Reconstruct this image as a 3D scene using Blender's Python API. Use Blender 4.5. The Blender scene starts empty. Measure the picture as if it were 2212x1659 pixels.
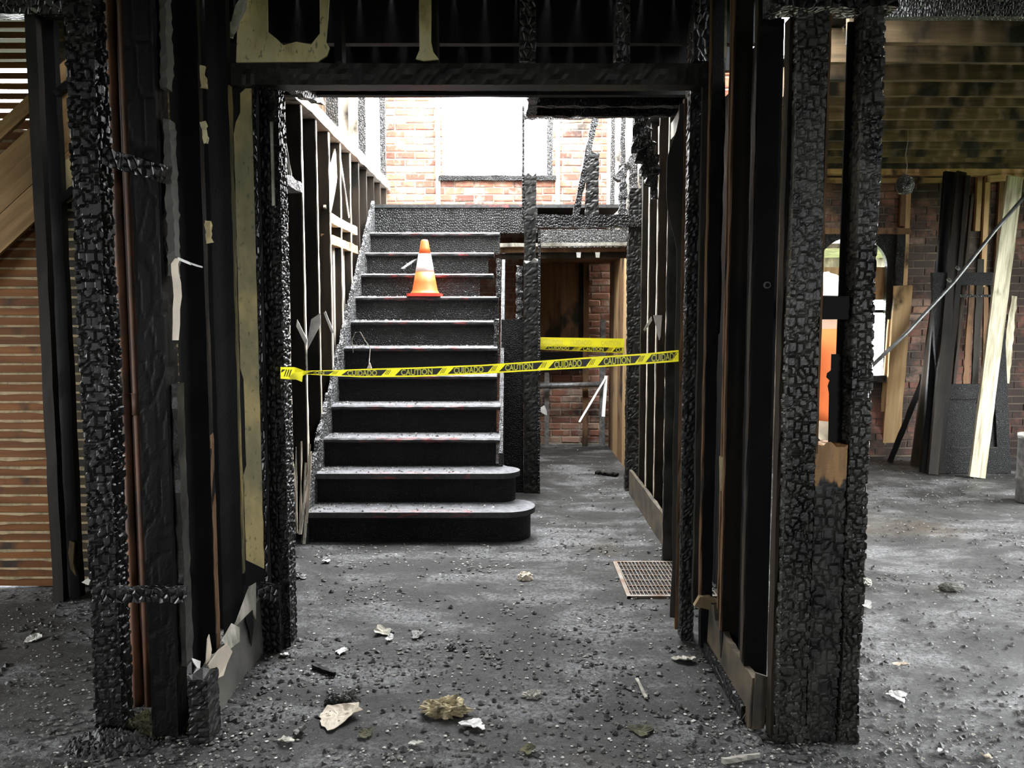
import bpy, math, random
from mathutils import Vector, noise

random.seed(11)
scene = bpy.context.scene
COL = scene.collection
V = Vector

# ------------------------------------------------------------------ camera, world, light, exposure
CAMZ, PITCH, FPX, CX, CY = 1.5, math.radians(5.0), 1790.0, 1106.0, 829.5
cam = bpy.data.cameras.new('camera')
cam.sensor_width = 36.0
cam.lens = FPX / 2212.0 * 36.0
cam.clip_start = 0.05
cam_ob = bpy.data.objects.new('camera', cam)
COL.objects.link(cam_ob)
cam_ob.location = (0, 0, CAMZ)
cam_ob.rotation_euler = (math.radians(90) - PITCH, 0, 0)
scene.camera = cam_ob

world = bpy.data.worlds.new('overcast_sky')
scene.world = world
world.use_nodes = True
bg = world.node_tree.nodes['Background']
bg.inputs[0].default_value = (0.95, 0.98, 1.0, 1)
bg.inputs[1].default_value = 1.0

vs = scene.view_settings
vs.view_transform = 'Standard'
vs.look = 'None'
vs.gamma = 1.0
vs.use_curve_mapping = False
vs.exposure = 5.3
scene.cycles.max_bounces = 6
scene.cycles.diffuse_bounces = 3
scene.cycles.glossy_bounces = 3
scene.cycles.caustics_reflective = False
scene.cycles.caustics_refractive = False
scene.cycles.sample_clamp_indirect = 6.0


def portal(loc, size_x, size_y, rot):
    """daylight portal in a real opening: guides sky sampling, adds no light of its own"""
    l = bpy.data.lights.new('daylight_portal', 'AREA')
    l.shape = 'RECTANGLE'
    l.size, l.size_y = size_x, size_y
    l.cycles.is_portal = True
    o = bpy.data.objects.new('daylight_portal', l)
    COL.objects.link(o)
    o.location = loc
    o.rotation_euler = rot
    return o


R90 = math.pi / 2
portal((-0.13, 7.6, 4.45), 2.5, 3.5, (0, 0, 0))                # open roof over the stairwell (faces down)
portal((-0.16, 9.5, 3.75), 1.2, 1.4, (-R90, 0, 0))               # stairwell window (faces -Y)
portal((3.63, 8.75, 1.35), 1.0, 2.2, (-R90, 0, 0))              # arched door
portal((6.25, 4.6, 1.5), 1.9, 4.6, (0, R90, 0))                 # right room windows (faces -X)
portal((-2.9, -3.6, 1.7), 0.8, 1.1, (R90, 0, 0))               # windows behind (face +Y)
portal((2.9, -3.6, 1.7), 1.0, 1.1, (R90, 0, 0))
portal((-5.6, 2.4, 1.6), 1.6, 1.6, (0, -R90, 0))                # left window (faces +X)

# ------------------------------------------------------------------ measuring helpers
CP, SP = math.cos(PITCH), math.sin(PITCH)


def ray(px, py):
    u, v = (px - CX) / FPX, (py - CY) / FPX
    return V((u, CP - v * SP, -SP - v * CP))


def P(px, py, Y):
    d = ray(px, py)
    return V((0, 0, CAMZ)) + d * (Y / d.y)


def F(px, py, z=0.0):
    d = ray(px, py)
    return V((0, 0, CAMZ)) + d * ((z - CAMZ) / d.z)


def XX(px, Y):
    return P(px, 672, Y).x


def ZZ(py, Y):
    return P(CX, py, Y).z


# ------------------------------------------------------------------ mesh helpers
WLOC = {}


def link(o, parent=None, wloc=None):
    COL.objects.link(o)
    wloc = V(wloc) if wloc is not None else V((0, 0, 0))
    WLOC[o.name] = wloc
    if parent is not None:
        o.parent = parent
        o.location = wloc - WLOC[parent.name]
    else:
        o.location = wloc
    return o


def mk(name, verts, faces, mat, parent=None, smooth=False, loc=None):
    verts = [V(v) for v in verts]
    if loc is None:
        mnx = min(v.x for v in verts); mxx = max(v.x for v in verts)
        mny = min(v.y for v in verts); mxy = max(v.y for v in verts)
        loc = V(((mnx + mxx) / 2, (mny + mxy) / 2, min(v.z for v in verts)))
    loc = V(loc)
    me = bpy.data.meshes.new(name)
    me.from_pydata([v - loc for v in verts], [], faces)
    me.materials.append(mat)
    if smooth:
        for p in me.polygons:
            p.use_smooth = True
    me.update()
    return link(bpy.data.objects.new(name, me), parent, loc)


def empty(name, loc=(0, 0, 0), parent=None):
    o = bpy.data.objects.new(name, None)
    o.empty_display_size = 0.1
    return link(o, parent, loc)


def T(o, label, cat, group=None):
    o['label'] = label
    o['category'] = cat
    if group:
        o['group'] = group
    return o


def S(o, label=None):
    o['kind'] = 'structure'
    if label:
        o['label'] = label
    return o


def stuff(o):
    o['kind'] = 'stuff'
    return o


class MB:
    def __init__(self):
        self.v, self.f = [], []

    def add(self, vs_, fs_):
        k = len(self.v)
        self.v += [V(a) for a in vs_]
        self.f += [[i + k for i in f] for f in fs_]
        return self

    def box(self, x0, x1, y0, y1, z0, z1):
        return self.add([(x0, y0, z0), (x1, y0, z0), (x1, y1, z0), (x0, y1, z0), (x0, y0, z1), (x1, y0, z1), (x1, y1, z1), (x0, y1, z1)],
                        [(0, 3, 2, 1), (4, 5, 6, 7), (0, 1, 5, 4), (1, 2, 6, 5), (2, 3, 7, 6), (3, 0, 4, 7)])

    def beam(self, p0, p1, w, t, side=(1, 0, 0), segs=1, jit=0.0, taper=1.0, seed=None):
        p0, p1 = V(p0), V(p1)
        a = (p1 - p0).normalized()
        s = V(side)
        s = (s - a * s.dot(a)).normalized()
        n = a.cross(s)
        rings = []
        for i in range(segs + 1):
            k = i / segs
            c = p0.lerp(p1, k)
            m = 1 + (taper - 1) * k
            ring = []
            for (ss, nn) in ((-1, -1), (1, -1), (1, 1), (-1, 1)):
                j = V((random.uniform(-jit, jit), random.uniform(-jit, jit), random.uniform(-jit, jit)))
                ring.append(c + s * (ss * w * m / 2) + n * (nn * t * m / 2) + j)
            rings.append(ring)
        vs_ = [q for r in rings for q in r]
        fs_ = []
        for i in range(segs):
            b = i * 4
            for k in range(4):
                fs_.append((b + k, b + (k + 1) % 4, b + 4 + (k + 1) % 4, b + 4 + k))
        fs_.append((3, 2, 1, 0))
        e = segs * 4
        fs_.append((e, e + 1, e + 2, e + 3))
        return self.add(vs_, fs_)

    def tube(self, pts, r, n=10, cap=True):
        pts = [V(p) for p in pts]
        rs = r if isinstance(r, (list, tuple)) else [r] * len(pts)
        vs_ = []
        for i, p in enumerate(pts):
            a = (pts[min(i + 1, len(pts) - 1)] - pts[max(i - 1, 0)]).normalized()
            h = V((1, 0, 0)) if abs(a.x) < 0.8 else V((0, 1, 0))
            s = (h - a * h.dot(a)).normalized()
            q = a.cross(s)
            for k in range(n):
                th = 2 * math.pi * k / n
                vs_.append(p + (s * math.cos(th) + q * math.sin(th)) * rs[i])
        fs_ = []
        for i in range(len(pts) - 1):
            for k in range(n):
                fs_.append((i * n + k, i * n + (k + 1) % n, (i + 1) * n + (k + 1) % n, (i + 1) * n + k))
        if cap:
            fs_.append(tuple(reversed(range(n))))
            fs_.append(tuple(range((len(pts) - 1) * n, len(pts) * n)))
        return self.add(vs_, fs_)

    def prism(self, poly, off):
        """polygon (3-D points) extruded by the vector off"""
        n = len(poly)
        poly = [V(p) for p in poly]
        off = V(off)
        fs_ = [tuple(range(n)), tuple(reversed(range(n, 2 * n)))]
        for k in range(n):
            fs_.append((k, k + n, (k + 1) % n + n, (k + 1) % n))
        return self.add(poly + [p + off for p in poly], fs_)

    def lathe(self, prof, c, n=24):
        c = V(c)
        vs_ = []
        for (r, z) in prof:
            for k in range(n):
                th = 2 * math.pi * k / n
                vs_.append(c + V((r * math.cos(th), r * math.sin(th), z)))
        fs_ = []
        for i in range(len(prof) - 1):
            for k in range(n):
                fs_.append((i * n + k, i * n + (k + 1) % n, (i + 1) * n + (k + 1) % n, (i + 1) * n + k))
        fs_.append(tuple(reversed(range(n))))
        fs_.append(tuple(range((len(prof) - 1) * n, len(prof) * n)))
        return self.add(vs_, fs_)

    def build(self, name, mat, parent=None, smooth=False, loc=None):
        return mk(name, self.v, self.f, mat, parent, smooth, loc)


def sm(a, b, x):
    t = max(0.0, min(1.0, (x - a) / (b - a)))
    return t * t * (3 - 2 * t)


def char_mesh(x0, x1, y0, y1, z0, z1, res=0.008, cell=0.022, depth=0.006, zs=0.8, erode=0.006, seed=0.0, amount=None, top_jag=0.0, crack=0.2):
    """a post whose burnt surface is cracked into blocks: real relief on a closed box surface"""
    per = []
    nx, ny = max(3, int((x1 - x0) / res)), max(3, int((y1 - y0) / (res * 1.6)))
    r = 0.7071
    for i in range(nx):
        per.append((x0 + (x1 - x0) * i / nx, y0, (-r, -r) if i == 0 else (0, -1)))
    for i in range(ny):
        per.append((x1, y0 + (y1 - y0) * i / ny, (r, -r) if i == 0 else (1, 0)))
    for i in range(nx):
        per.append((x1 - (x1 - x0) * i / nx, y1, (r, r) if i == 0 else (0, 1)))
    for i in range(ny):
        per.append((x0, y1 - (y1 - y0) * i / ny, (-r, r) if i == 0 else (-1, 0)))
    n = len(per)
    m = max(2, int((z1 - z0) / res))
    vs_ = []
    for j in range(m + 1):
        z = z0 + (z1 - z0) * j / m
        for (x, y, nn) in per:
            q = V((x + seed, y + seed * 1.7, z * zs + seed)) / cell
            d = noise.voronoi(q, distance_metric='CHEBYCHEV')[0]
            g = 1 - sm(0.0, crack, d[1] - d[0])
            a = amount(x, z) if amount else 1.0
            e = noise.noise(V((x * 4 + seed, y * 4, z * 2.2 + seed))) * erode
            fine = noise.noise(V((x, y, z)) * 160) * 0.0007
            k = -depth * g * a + e - 0.0012 * d[0] * a + fine
            zz = z
            if j == m and top_jag:
                zz += noise.noise(V((x * 30, y * 30, seed))) * top_jag
            vs_.append(V((x + nn[0] * k, y + nn[1] * k, zz)))
    fs_ = []
    for j in range(m):
        for k in range(n):
            fs_.append((j * n + k, j * n + (k + 1) % n, (j + 1) * n + (k + 1) % n, (j + 1) * n + k))
    fs_.append(tuple(reversed(range(n))))
    fs_.append(tuple(range(m * n, (m + 1) * n)))
    return vs_, fs_


def char_post(name, *a, mat, parent=None, **k):
    v, f = char_mesh(*a, **k)
    return mk(name, v, f, mat, parent)


def local_beam(name, p0, p1, w, t, mat, parent=None, side=(1, 0, 0), segs=14, jit=0.003, taper=1.0):
    p0, p1 = V(p0), V(p1)
    a = (p1 - p0).normalized()
    sd = V(side)
    sd = (sd - a * sd.dot(a)).normalized()
    n_ = a.cross(sd)
    b_ = MB().beam((0, 0, 0), (0, 0, (p1 - p0).length), w, t, segs=segs, jit=jit, taper=taper)
    o_ = mk(name, b_.v, b_.f, mat, None, loc=(0, 0, 0))
    from mathutils import Matrix
    o_.rotation_euler = Matrix((sd, n_, a)).transposed().to_euler()
    WLOC[o_.name] = p0
    o_.location = p0
    if parent is not None:
        o_.parent = parent
        o_.location = p0 - WLOC[parent.name]
    return o_


# ------------------------------------------------------------------ materials
def nodes(name):
    m = bpy.data.materials.new(name)
    m.use_nodes = True
    nt = m.node_tree
    b = nt.nodes['Principled BSDF']
    return m, nt, b


def nd(nt, t, ins=None, **props):
    n = nt.nodes.new(t)
    for k, v in props.items():
        setattr(n, k, v)
    for k, v in (ins or {}).items():
        s = n.inputs[k]
        if hasattr(v, 'is_linked') or hasattr(v, 'links'):
            nt.links.new(v, s)
        else:
            s.default_value = v
    return n


def c4(c):
    return (c[0], c[1], c[2], 1.0)


def coords(nt, scale=(1, 1, 1), rnd=True):
    tc = nd(nt, 'ShaderNodeTexCoord')
    out = tc.outputs['Object']
    if rnd:
        oi = nd(nt, 'ShaderNodeObjectInfo')
        ml = nd(nt, 'ShaderNodeMath', {0: oi.outputs['Random'], 1: 17.0}, operation='MULTIPLY')
        ad = nd(nt, 'ShaderNodeVectorMath', {0: out, 1: ml.outputs[0]}, operation='ADD')
        out = ad.outputs[0]
    mp = nd(nt, 'ShaderNodeMapping', {'Vector': out, 'Scale': scale})
    return mp.outputs[0]


def ramp(nt, fac, stops):
    r = nd(nt, 'ShaderNodeValToRGB', {0: fac})
    el = r.color_ramp.elements
    while len(el) < len(stops):
        el.new(0.5)
    for e, (p, c) in zip(el, stops):
        e.position = p
        e.color = c4(c) if len(c) == 3 else c
    return r.outputs[0]


def mix(nt, fac, a, b):
    n = nd(nt, 'ShaderNodeMix', data_type='RGBA')
    for s, v in ((n.inputs[0], fac), (n.inputs[6], a), (n.inputs[7], b)):
        if hasattr(v, 'links'):
            nt.links.new(v, s)
        else:
            s.default_value = c4(v) if isinstance(v, (tuple, list)) else v
    return n.outputs[2]


def bump(nt, b, h, strength, dist=0.01, prev=None):
    n = nd(nt, 'ShaderNodeBump', {'Height': h, 'Strength': strength, 'Distance': dist})
    if prev is not None:
        nt.links.new(prev, n.inputs['Normal'])
    nt.links.new(n.outputs[0], b.inputs['Normal'])
    return n.outputs[0]


def dust_on_top(nt, col, dust, amount, scale=30):
    """ash that settled on upward faces"""
    g = nd(nt, 'ShaderNodeNewGeometry')
    sx = nd(nt, 'ShaderNodeSeparateXYZ', {0: g.outputs['True Normal']})
    ns = nd(nt, 'ShaderNodeTexNoise', {'Vector': coords(nt), 'Scale': scale, 'Detail': 6})
    up = nd(nt, 'ShaderNodeMapRange', {0: sx.outputs[2], 1: 0.45, 2: 0.8, 3: 0.0, 4: amount})
    nn = nd(nt, 'ShaderNodeMapRange', {0: ns.outputs[0], 1: 0.3, 2: 0.6, 3: 0.2, 4: 1.0})
    f = nd(nt, 'ShaderNodeMath', {0: up.outputs[0], 1: nn.outputs[0]}, operation='MULTIPLY')
    return mix(nt, f.outputs[0], col, dust)


def char_mat(name, cell=38, dark=(0.003, 0.003, 0.0025), ash=(0.022, 0.022, 0.02), ash_at=0.62, strength=0.9, zs=0.75, dust=0.0, rough=0.42,
             cracks=True, dust_c=(0.3, 0.3, 0.31), sc=9.0, spec=0.45):
    m, nt, b = nodes(name)
    co = coords(nt, (1, 1, zs))
    ns = nd(nt, 'ShaderNodeTexNoise', {'Vector': co, 'Scale': sc, 'Detail': 8, 'Roughness': 0.65})
    col = ramp(nt, ns.outputs[0], [(0.38, dark), (ash_at, ((dark[0] + ash[0]) / 2.6, (dark[1] + ash[1]) / 2.6, (dark[2] + ash[2]) / 2.6)), (0.82, ash)])
    fine = nd(nt, 'ShaderNodeTexNoise', {'Vector': co, 'Scale': 140.0, 'Detail': 3})
    pv = None
    if cracks:
        vo = nd(nt, 'ShaderNodeTexVoronoi', {'Vector': co, 'Scale': cell, 'Randomness': 0.8}, feature='DISTANCE_TO_EDGE')
        h = ramp(nt, vo.outputs[0], [(0.0, (0, 0, 0)), (0.16, (0.75, 0.75, 0.75)), (0.5, (1, 1, 1))])
        crack = ramp(nt, vo.outputs[0], [(0.0, (1, 1, 1)), (0.06, (0, 0, 0))])
        col = mix(nt, crack, col, (dark[0] * 0.5, dark[1] * 0.5, dark[2] * 0.5))
        pv = bump(nt, b, h, strength, 0.012)
    bump(nt, b, fine.outputs[0], 0.35, 0.003, pv)
    if dust:
        col = dust_on_top(nt, col, dust_c, dust)
    nt.links.new(col, b.inputs['Base Color'])
    b.inputs['Roughness'].default_value = rough
    b.inputs['Specular IOR Level'].default_value = spec
    return m


def wood_mat(name, c1, c2, axis='z', burn=0.0, burn_c=(0.012, 0.011, 0.009), rough=0.75, sc=26, bs=0.3, spec=0.22):
    m, nt, b = nodes(name)
    s = {'x': (0.07, 1, 1), 'y': (1, 0.07, 1), 'z': (1, 1, 0.07)}[axis]
    co = coords(nt, s)
    ns = nd(nt, 'ShaderNodeTexNoise', {'Vector': co, 'Scale': sc, 'Detail': 7, 'Roughness': 0.6})
    col = ramp(nt, ns.outputs[0], [(0.3, c1), (0.7, c2)])
    oi = nd(nt, 'ShaderNodeObjectInfo')
    rv = nd(nt, 'ShaderNodeMapRange', {0: oi.outputs['Random'], 3: 0.75, 4: 1.2})
    hv = nd(nt, 'ShaderNodeHueSaturation', {'Value': rv.outputs[0], 'Color': col})
    col = hv.outputs[0]
    if burn:
        bn = nd(nt, 'ShaderNodeTexNoise', {'Vector': coords(nt, (1, 1, 0.6)), 'Scale': 4.0, 'Detail': 6})
        f = nd(nt, 'ShaderNodeMapRange', {0: bn.outputs[0], 1: 0.65 - burn * 0.4, 2: 0.75 - burn * 0.35, 3: 0.0, 4: 0.95})
        col = mix(nt, f.outputs[0], col, burn_c)
    nt.links.new(col, b.inputs['Base Color'])
    bump(nt, b, ns.outputs[0], bs, 0.004)
    b.inputs['Roughness'].default_value = rough
    b.inputs['Specular IOR Level'].default_value = spec
    return m


def flat_mat(name, c, rough=0.6, metal=0.0, var=0.0, sc=20, c2=None, bs=0.0, spec=0.5):
    m, nt, b = nodes(name)
    b.inputs['Roughness'].default_value = rough
    b.inputs['Metallic'].default_value = metal
    b.inputs['Specular IOR Level'].default_value = spec
    if c2 is None:
        c2 = tuple(x * (1 - var) for x in c)
    ns = nd(nt, 'ShaderNodeTexNoise', {'Vector': coords(nt), 'Scale': sc, 'Detail': 6})
    nt.links.new(ramp(nt, ns.outputs[0], [(0.35, c), (0.65, c2)]), b.inputs['Base Color'])
    if bs:
        bump(nt, b, ns.outputs[0], bs, 0.01)
    return m


def brick_mat(name, soot=0.4, pale=0.3, val=1.0, sat=1.0):
    m, nt, b = nodes(name)
    oi = nd(nt, 'ShaderNodeObjectInfo')
    col = ramp(nt, oi.outputs['Random'], [(0.0, (0.20, 0.06, 0.035)), (0.35, (0.36, 0.12, 0.06)), (0.7, (0.48, 0.20, 0.10)), (1.0, (0.50, 0.33, 0.24))])
    geo = nd(nt, 'ShaderNodeNewGeometry')
    n1 = nd(nt, 'ShaderNodeTexNoise', {'Vector': geo.outputs['Position'], 'Scale': 2.2, 'Detail': 8, 'Roughness': 0.65})
    f1 = nd(nt, 'ShaderNodeMapRange', {0: n1.outputs[0], 1: 0.62 - soot * 0.25, 2: 0.72 - soot * 0.2, 3: 0.0, 4: 0.9})
    n2 = nd(nt, 'ShaderNodeTexNoise', {'Vector': geo.outputs['Position'], 'Scale': 7.0, 'Detail': 8, 'Roughness': 0.7})
    f2 = nd(nt, 'ShaderNodeMapRange', {0: n2.outputs[0], 1: 0.62 - pale * 0.3, 2: 0.75 - pale * 0.2, 3: 0.0, 4: 0.8})
    col = mix(nt, f2.outputs[0], col, (0.62, 0.52, 0.42))
    col = mix(nt, f1.outputs[0], col, (0.03, 0.026, 0.02))
    col = nd(nt, 'ShaderNodeHueSaturation', {'Saturation': sat, 'Value': val, 'Color': col}).outputs[0]
    nt.links.new(col, b.inputs['Base Color'])
    n3 = nd(nt, 'ShaderNodeTexNoise', {'Vector': geo.outputs['Position'], 'Scale': 60.0, 'Detail': 5})
    bump(nt, b, n3.outputs[0], 0.5, 0.008)
    b.inputs['Roughness'].default_value = 0.85
    return m


def floor_mat():
    m, nt, b = nodes('ash_covered_floor')
    co = coords(nt, (1, 1, 1), rnd=False)
    big = nd(nt, 'ShaderNodeTexNoise', {'Vector': co, 'Scale': 1.5, 'Detail': 11, 'Roughness': 0.68, 'Distortion': 0.8})
    streak = nd(nt, 'ShaderNodeTexNoise', {'Vector': coords(nt, (0.6, 1.7, 1), rnd=False), 'Scale': 2.4, 'Detail': 9, 'Roughness': 0.65})
    a = nd(nt, 'ShaderNodeMath', {0: big.outputs[0], 1: streak.outputs[0]}, operation='ADD')
    col = ramp(nt, nd(nt, 'ShaderNodeMath', {0: a.outputs[0], 1: 0.5}, operation='MULTIPLY').outputs[0],
               [(0.425, (0.013, 0.012, 0.010)), (0.495, (0.055, 0.053, 0.049)), (0.57, (0.26, 0.26, 0.265))])
    sp = nd(nt, 'ShaderNodeTexNoise', {'Vector': co, 'Scale': 48.0, 'Detail': 10, 'Roughness': 0.82})
    col = mix(nt, ramp(nt, sp.outputs[0], [(0.43, (1, 1, 1)), (0.56, (0, 0, 0))]), col, (0.014, 0.013, 0.012))
    sp2 = nd(nt, 'ShaderNodeTexNoise', {'Vector': co, 'Scale': 120.0, 'Detail': 6, 'Roughness': 0.75})
    col = mix(nt, ramp(nt, sp2.outputs[0], [(0.61, (0, 0, 0)), (0.69, (1, 1, 1))]), col, (0.42, 0.41, 0.38))
    ot = nd(nt, 'ShaderNodeTexNoise', {'Vector': co, 'Scale': 0.55, 'Detail': 5})
    col = mix(nt, ramp(nt, ot.outputs[0], [(0.6, (0, 0, 0)), (0.75, (0.5, 0.5, 0.5))]), col, (0.20, 0.13, 0.06))
    nt.links.new(col, b.inputs['Base Color'])
    p = bump(nt, b, big.outputs[0], 0.25, 0.05)
    bump(nt, b, sp.outputs[0], 0.9, 0.014, p)
    rr = nd(nt, 'ShaderNodeMapRange', {0: big.outputs[0], 1: 0.35, 2: 0.65, 3: 0.7, 4: 0.36})
    nt.links.new(rr.outputs[0], b.inputs['Roughness'])
    return m


def plaster_mat(name, base, dirty, mould, sc=7):
    m, nt, b = nodes(name)
    co = coords(nt, (1, 1, 0.5))
    n1 = nd(nt, 'ShaderNodeTexNoise', {'Vector': co, 'Scale': sc, 'Detail': 8, 'Roughness': 0.6})
    col = ramp(nt, n1.outputs[0], [(0.42, base), (0.52, dirty), (0.66, mould)])
    n2 = nd(nt, 'ShaderNodeTexNoise', {'Vector': co, 'Scale': 60, 'Detail': 4})
    col = mix(nt, ramp(nt, n2.outputs[0], [(0.62, (0, 0, 0)), (0.7, (0.6, 0.6, 0.6))]), col, (0.05, 0.05, 0.035))
    nt.links.new(col, b.inputs['Base Color'])
    bump(nt, b, n1.outputs[0], 0.3, 0.006)
    b.inputs['Roughness'].default_value = 0.8
    return m


def tread_mat():
    m, nt, b = nodes('ash_dusted_tread')
    co = coords(nt)
    ns = nd(nt, 'ShaderNodeTexNoise', {'Vector': co, 'Scale': 30, 'Detail': 8, 'Roughness': 0.7})
    col = ramp(nt, ns.outputs[0], [(0.35, (0.008, 0.008, 0.008)), (0.7, (0.04, 0.04, 0.04))])
    col = dust_on_top(nt, col, (0.15, 0.15, 0.16), 0.9, 26)
    tc = nd(nt, 'ShaderNodeTexCoord')
    sx = nd(nt, 'ShaderNodeSeparateXYZ', {0: tc.outputs['Object']})
    ax = nd(nt, 'ShaderNodeMath', {0: sx.outputs[0]}, operation='ABSOLUTE')
    fx = nd(nt, 'ShaderNodeMath', {0: ax.outputs[0], 1: 0.36}, operation='LESS_THAN')
    fy = nd(nt, 'ShaderNodeMath', {0: sx.outputs[1], 1: -0.10}, operation='LESS_THAN')
    n2 = nd(nt, 'ShaderNodeTexNoise', {'Vector': coords(nt, (1, 3, 3)), 'Scale': 12, 'Detail': 6})
    fn = nd(nt, 'ShaderNodeMapRange', {0: n2.outputs[0], 1: 0.5, 2: 0.66, 3: 0.0, 4: 0.45})
    q = nd(nt, 'ShaderNodeMath', {0: fx.outputs[0], 1: fy.outputs[0]}, operation='MULTIPLY')
    q = nd(nt, 'ShaderNodeMath', {0: q.outputs[0], 1: fn.outputs[0]}, operation='MULTIPLY')
    col = mix(nt, q.outputs[0], col, (0.34, 0.05, 0.045))
    nt.links.new(col, b.inputs['Base Color'])
    bump(nt, b, ns.outputs[0], 0.6, 0.01)
    b.inputs['Roughness'].default_value = 0.6
    return m


def burnt_end_mat(z_split):
    """charred timber whose upper end is freshly broken orange wood"""
    m, nt, b = nodes('char_with_fresh_broken_top')
    tc = nd(nt, 'ShaderNodeTexCoord')
    sx = nd(nt, 'ShaderNodeSeparateXYZ', {0: tc.outputs['Object']})
    co = coords(nt, (1, 1, 0.15), rnd=False)
    ns = nd(nt, 'ShaderNodeTexNoise', {'Vector': co, 'Scale': 30, 'Detail': 6})
    zz = nd(nt, 'ShaderNodeMath', {0: ns.outputs[0], 1: 0.16}, operation='MULTIPLY')
    zz = nd(nt, 'ShaderNodeMath', {0: sx.outputs[2], 1: zz.outputs[0]}, operation='ADD')
    f = nd(nt, 'ShaderNodeMapRange', {0: zz.outputs[0], 1: z_split + 0.07, 2: z_split + 0.085, 3: 0.0, 4: 1.0})
    woodc = ramp(nt, ns.outputs[0], [(0.3, (0.20, 0.10, 0.04)), (0.6, (0.50, 0.28, 0.11))])
    n2 = nd(nt, 'ShaderNodeTexNoise', {'Vector': coords(nt), 'Scale': 10, 'Detail': 7})
    dark = ramp(nt, n2.outputs[0], [(0.35, (0.006, 0.006, 0.005)), (0.75, (0.07, 0.07, 0.06))])
    nt.links.new(mix(nt, f.outputs[0], dark, woodc), b.inputs['Base Color'])
    b.inputs['Roughness'].default_value = 0.55
    return m


M = {}
M['char'] = char_mat('charred_wood', 40)
M['char_big'] = char_mat('alligator_char', cracks=False, dark=(0.003, 0.003, 0.0025), ash=(0.036, 0.035, 0.03), ash_at=0.6, rough=0.47)
M['char_grey'] = char_mat('alligator_char_greyed', cracks=False, dark=(0.006, 0.006, 0.005), ash=(0.10, 0.096, 0.078), ash_at=0.58, rough=0.4)
M['char_fine'] = char_mat('finely_charred_wood', 75, strength=0.7, dust=0.5)
M['char_dust'] = char_mat('ash_dusted_char', 55, ash=(0.05, 0.05, 0.05), strength=1.0, dust=0.7, dust_c=(0.3, 0.3, 0.31))
M['char_pale'] = char_mat('ash_white_char', 60, dark=(0.008, 0.008, 0.008), ash=(0.36, 0.36, 0.36), ash_at=0.6, strength=1.0, dust=0.8, sc=55)
M['black'] = char_mat('soot_black_wood', cracks=False, dark=(0.002, 0.002, 0.002), ash=(0.007, 0.007, 0.0065), rough=0.6, spec=0.18)
M['stud_black'] = wood_mat('blackened_stud', (0.005, 0.004, 0.003), (0.016, 0.012, 0.008), 'z', burn=0.3, burn_c=(0.003, 0.003, 0.002))
M['soot_panel'] = char_mat('soot_black_panel', 90, dark=(0.0025, 0.0025, 0.0025), ash=(0.010, 0.010, 0.010), strength=0.5, rough=0.6, spec=0.25)
M['lath'] = wood_mat('brown_lath', (0.075, 0.025, 0.006), (0.155, 0.062, 0.017), 'x', burn=0.15)
M['lath_dark'] = wood_mat('scorched_lath', (0.022, 0.016, 0.008), (0.06, 0.042, 0.02), 'x', burn=0.5)
M['wood_brown'] = wood_mat('brown_board', (0.10, 0.055, 0.027), (0.21, 0.12, 0.062), 'z', burn=0.3)
M['wood_tan'] = wood_mat('tan_board', (0.36, 0.22, 0.10), (0.55, 0.38, 0.20), 'z', burn=0.12)
M['wood_tan_x'] = wood_mat('tan_board_lengthwise', (0.34, 0.20, 0.09), (0.52, 0.35, 0.18), 'x', burn=0.2)
M['wood_pale'] = wood_mat('pale_stud', (0.40, 0.35, 0.27), (0.62, 0.56, 0.47), 'z', burn=0.2)
M['wood_dark'] = wood_mat('scorched_board', (0.012, 0.011, 0.008), (0.04, 0.034, 0.026), 'z', burn=0.35)
M['joist'] = wood_mat('smoked_joist', (0.07, 0.048, 0.026), (0.18, 0.125, 0.07), 'x', burn=0.4)
M['stud_smoked'] = wood_mat('smoked_stud', (0.016, 0.012, 0.008), (0.042, 0.031, 0.021), 'z', burn=0.3, burn_c=(0.004, 0.004, 0.003))
M['brace'] = wood_mat('diagonal_brace_board', (0.13, 0.075, 0.03), (0.27, 0.165, 0.075), 'z', burn=0.1)
M['peel'] = wood_mat('peeling_painted_board', (0.16, 0.14, 0.08), (0.62, 0.58, 0.44), 'z', burn=0.05, sc=34)
M['brick'] = brick_mat('old_brick', 0.25, 0.4, 0.62, 0.9)
M['brick_soot'] = brick_mat('smoked_brick', 0.95, 0.15, 0.55, 0.85)
M['brick_warm'] = brick_mat('chimney_brick', 0.35, 0.1, 0.7)
M['mortar'] = flat_mat('lime_mortar', (0.42, 0.36, 0.29), 0.9, var=0.5, sc=12, bs=0.4)
M['mortar_soot'] = flat_mat('smoked_mortar', (0.14, 0.11, 0.08), 0.9, var=0.7, sc=6, bs=0.4)
M['floor'] = floor_mat()
M['yellow'] = plaster_mat('yellow_plaster', (0.48, 0.38, 0.17), (0.26, 0.23, 0.12), (0.13, 0.13, 0.075), 3.2)
M['yellow_burnt'] = plaster_mat('heat_browned_plaster', (0.92, 0.82, 0.50), (0.84, 0.70, 0.38), (0.30, 0.18, 0.07), 5)
M['plaster'] = plaster_mat('grey_plaster', (0.55, 0.52, 0.45), (0.35, 0.33, 0.27), (0.16, 0.15, 0.12), 9)
M['key'] = plaster_mat('plaster_between_laths', (0.26, 0.19, 0.10), (0.19, 0.14, 0.07), (0.10, 0.075, 0.035), 12)
M['paper'] = flat_mat('peeled_paper', (0.68, 0.58, 0.46), 0.8, c2=(0.50, 0.44, 0.36), sc=9, bs=0.2)
M['paper_white'] = flat_mat('white_scrap', (0.72, 0.71, 0.68), 0.8, var=0.35, sc=14, bs=0.2)
M['rust'] = flat_mat('rusted_iron', (0.20, 0.085, 0.04), 0.7, metal=0.1, c2=(0.075, 0.04, 0.026), sc=7, bs=0.3)
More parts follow.
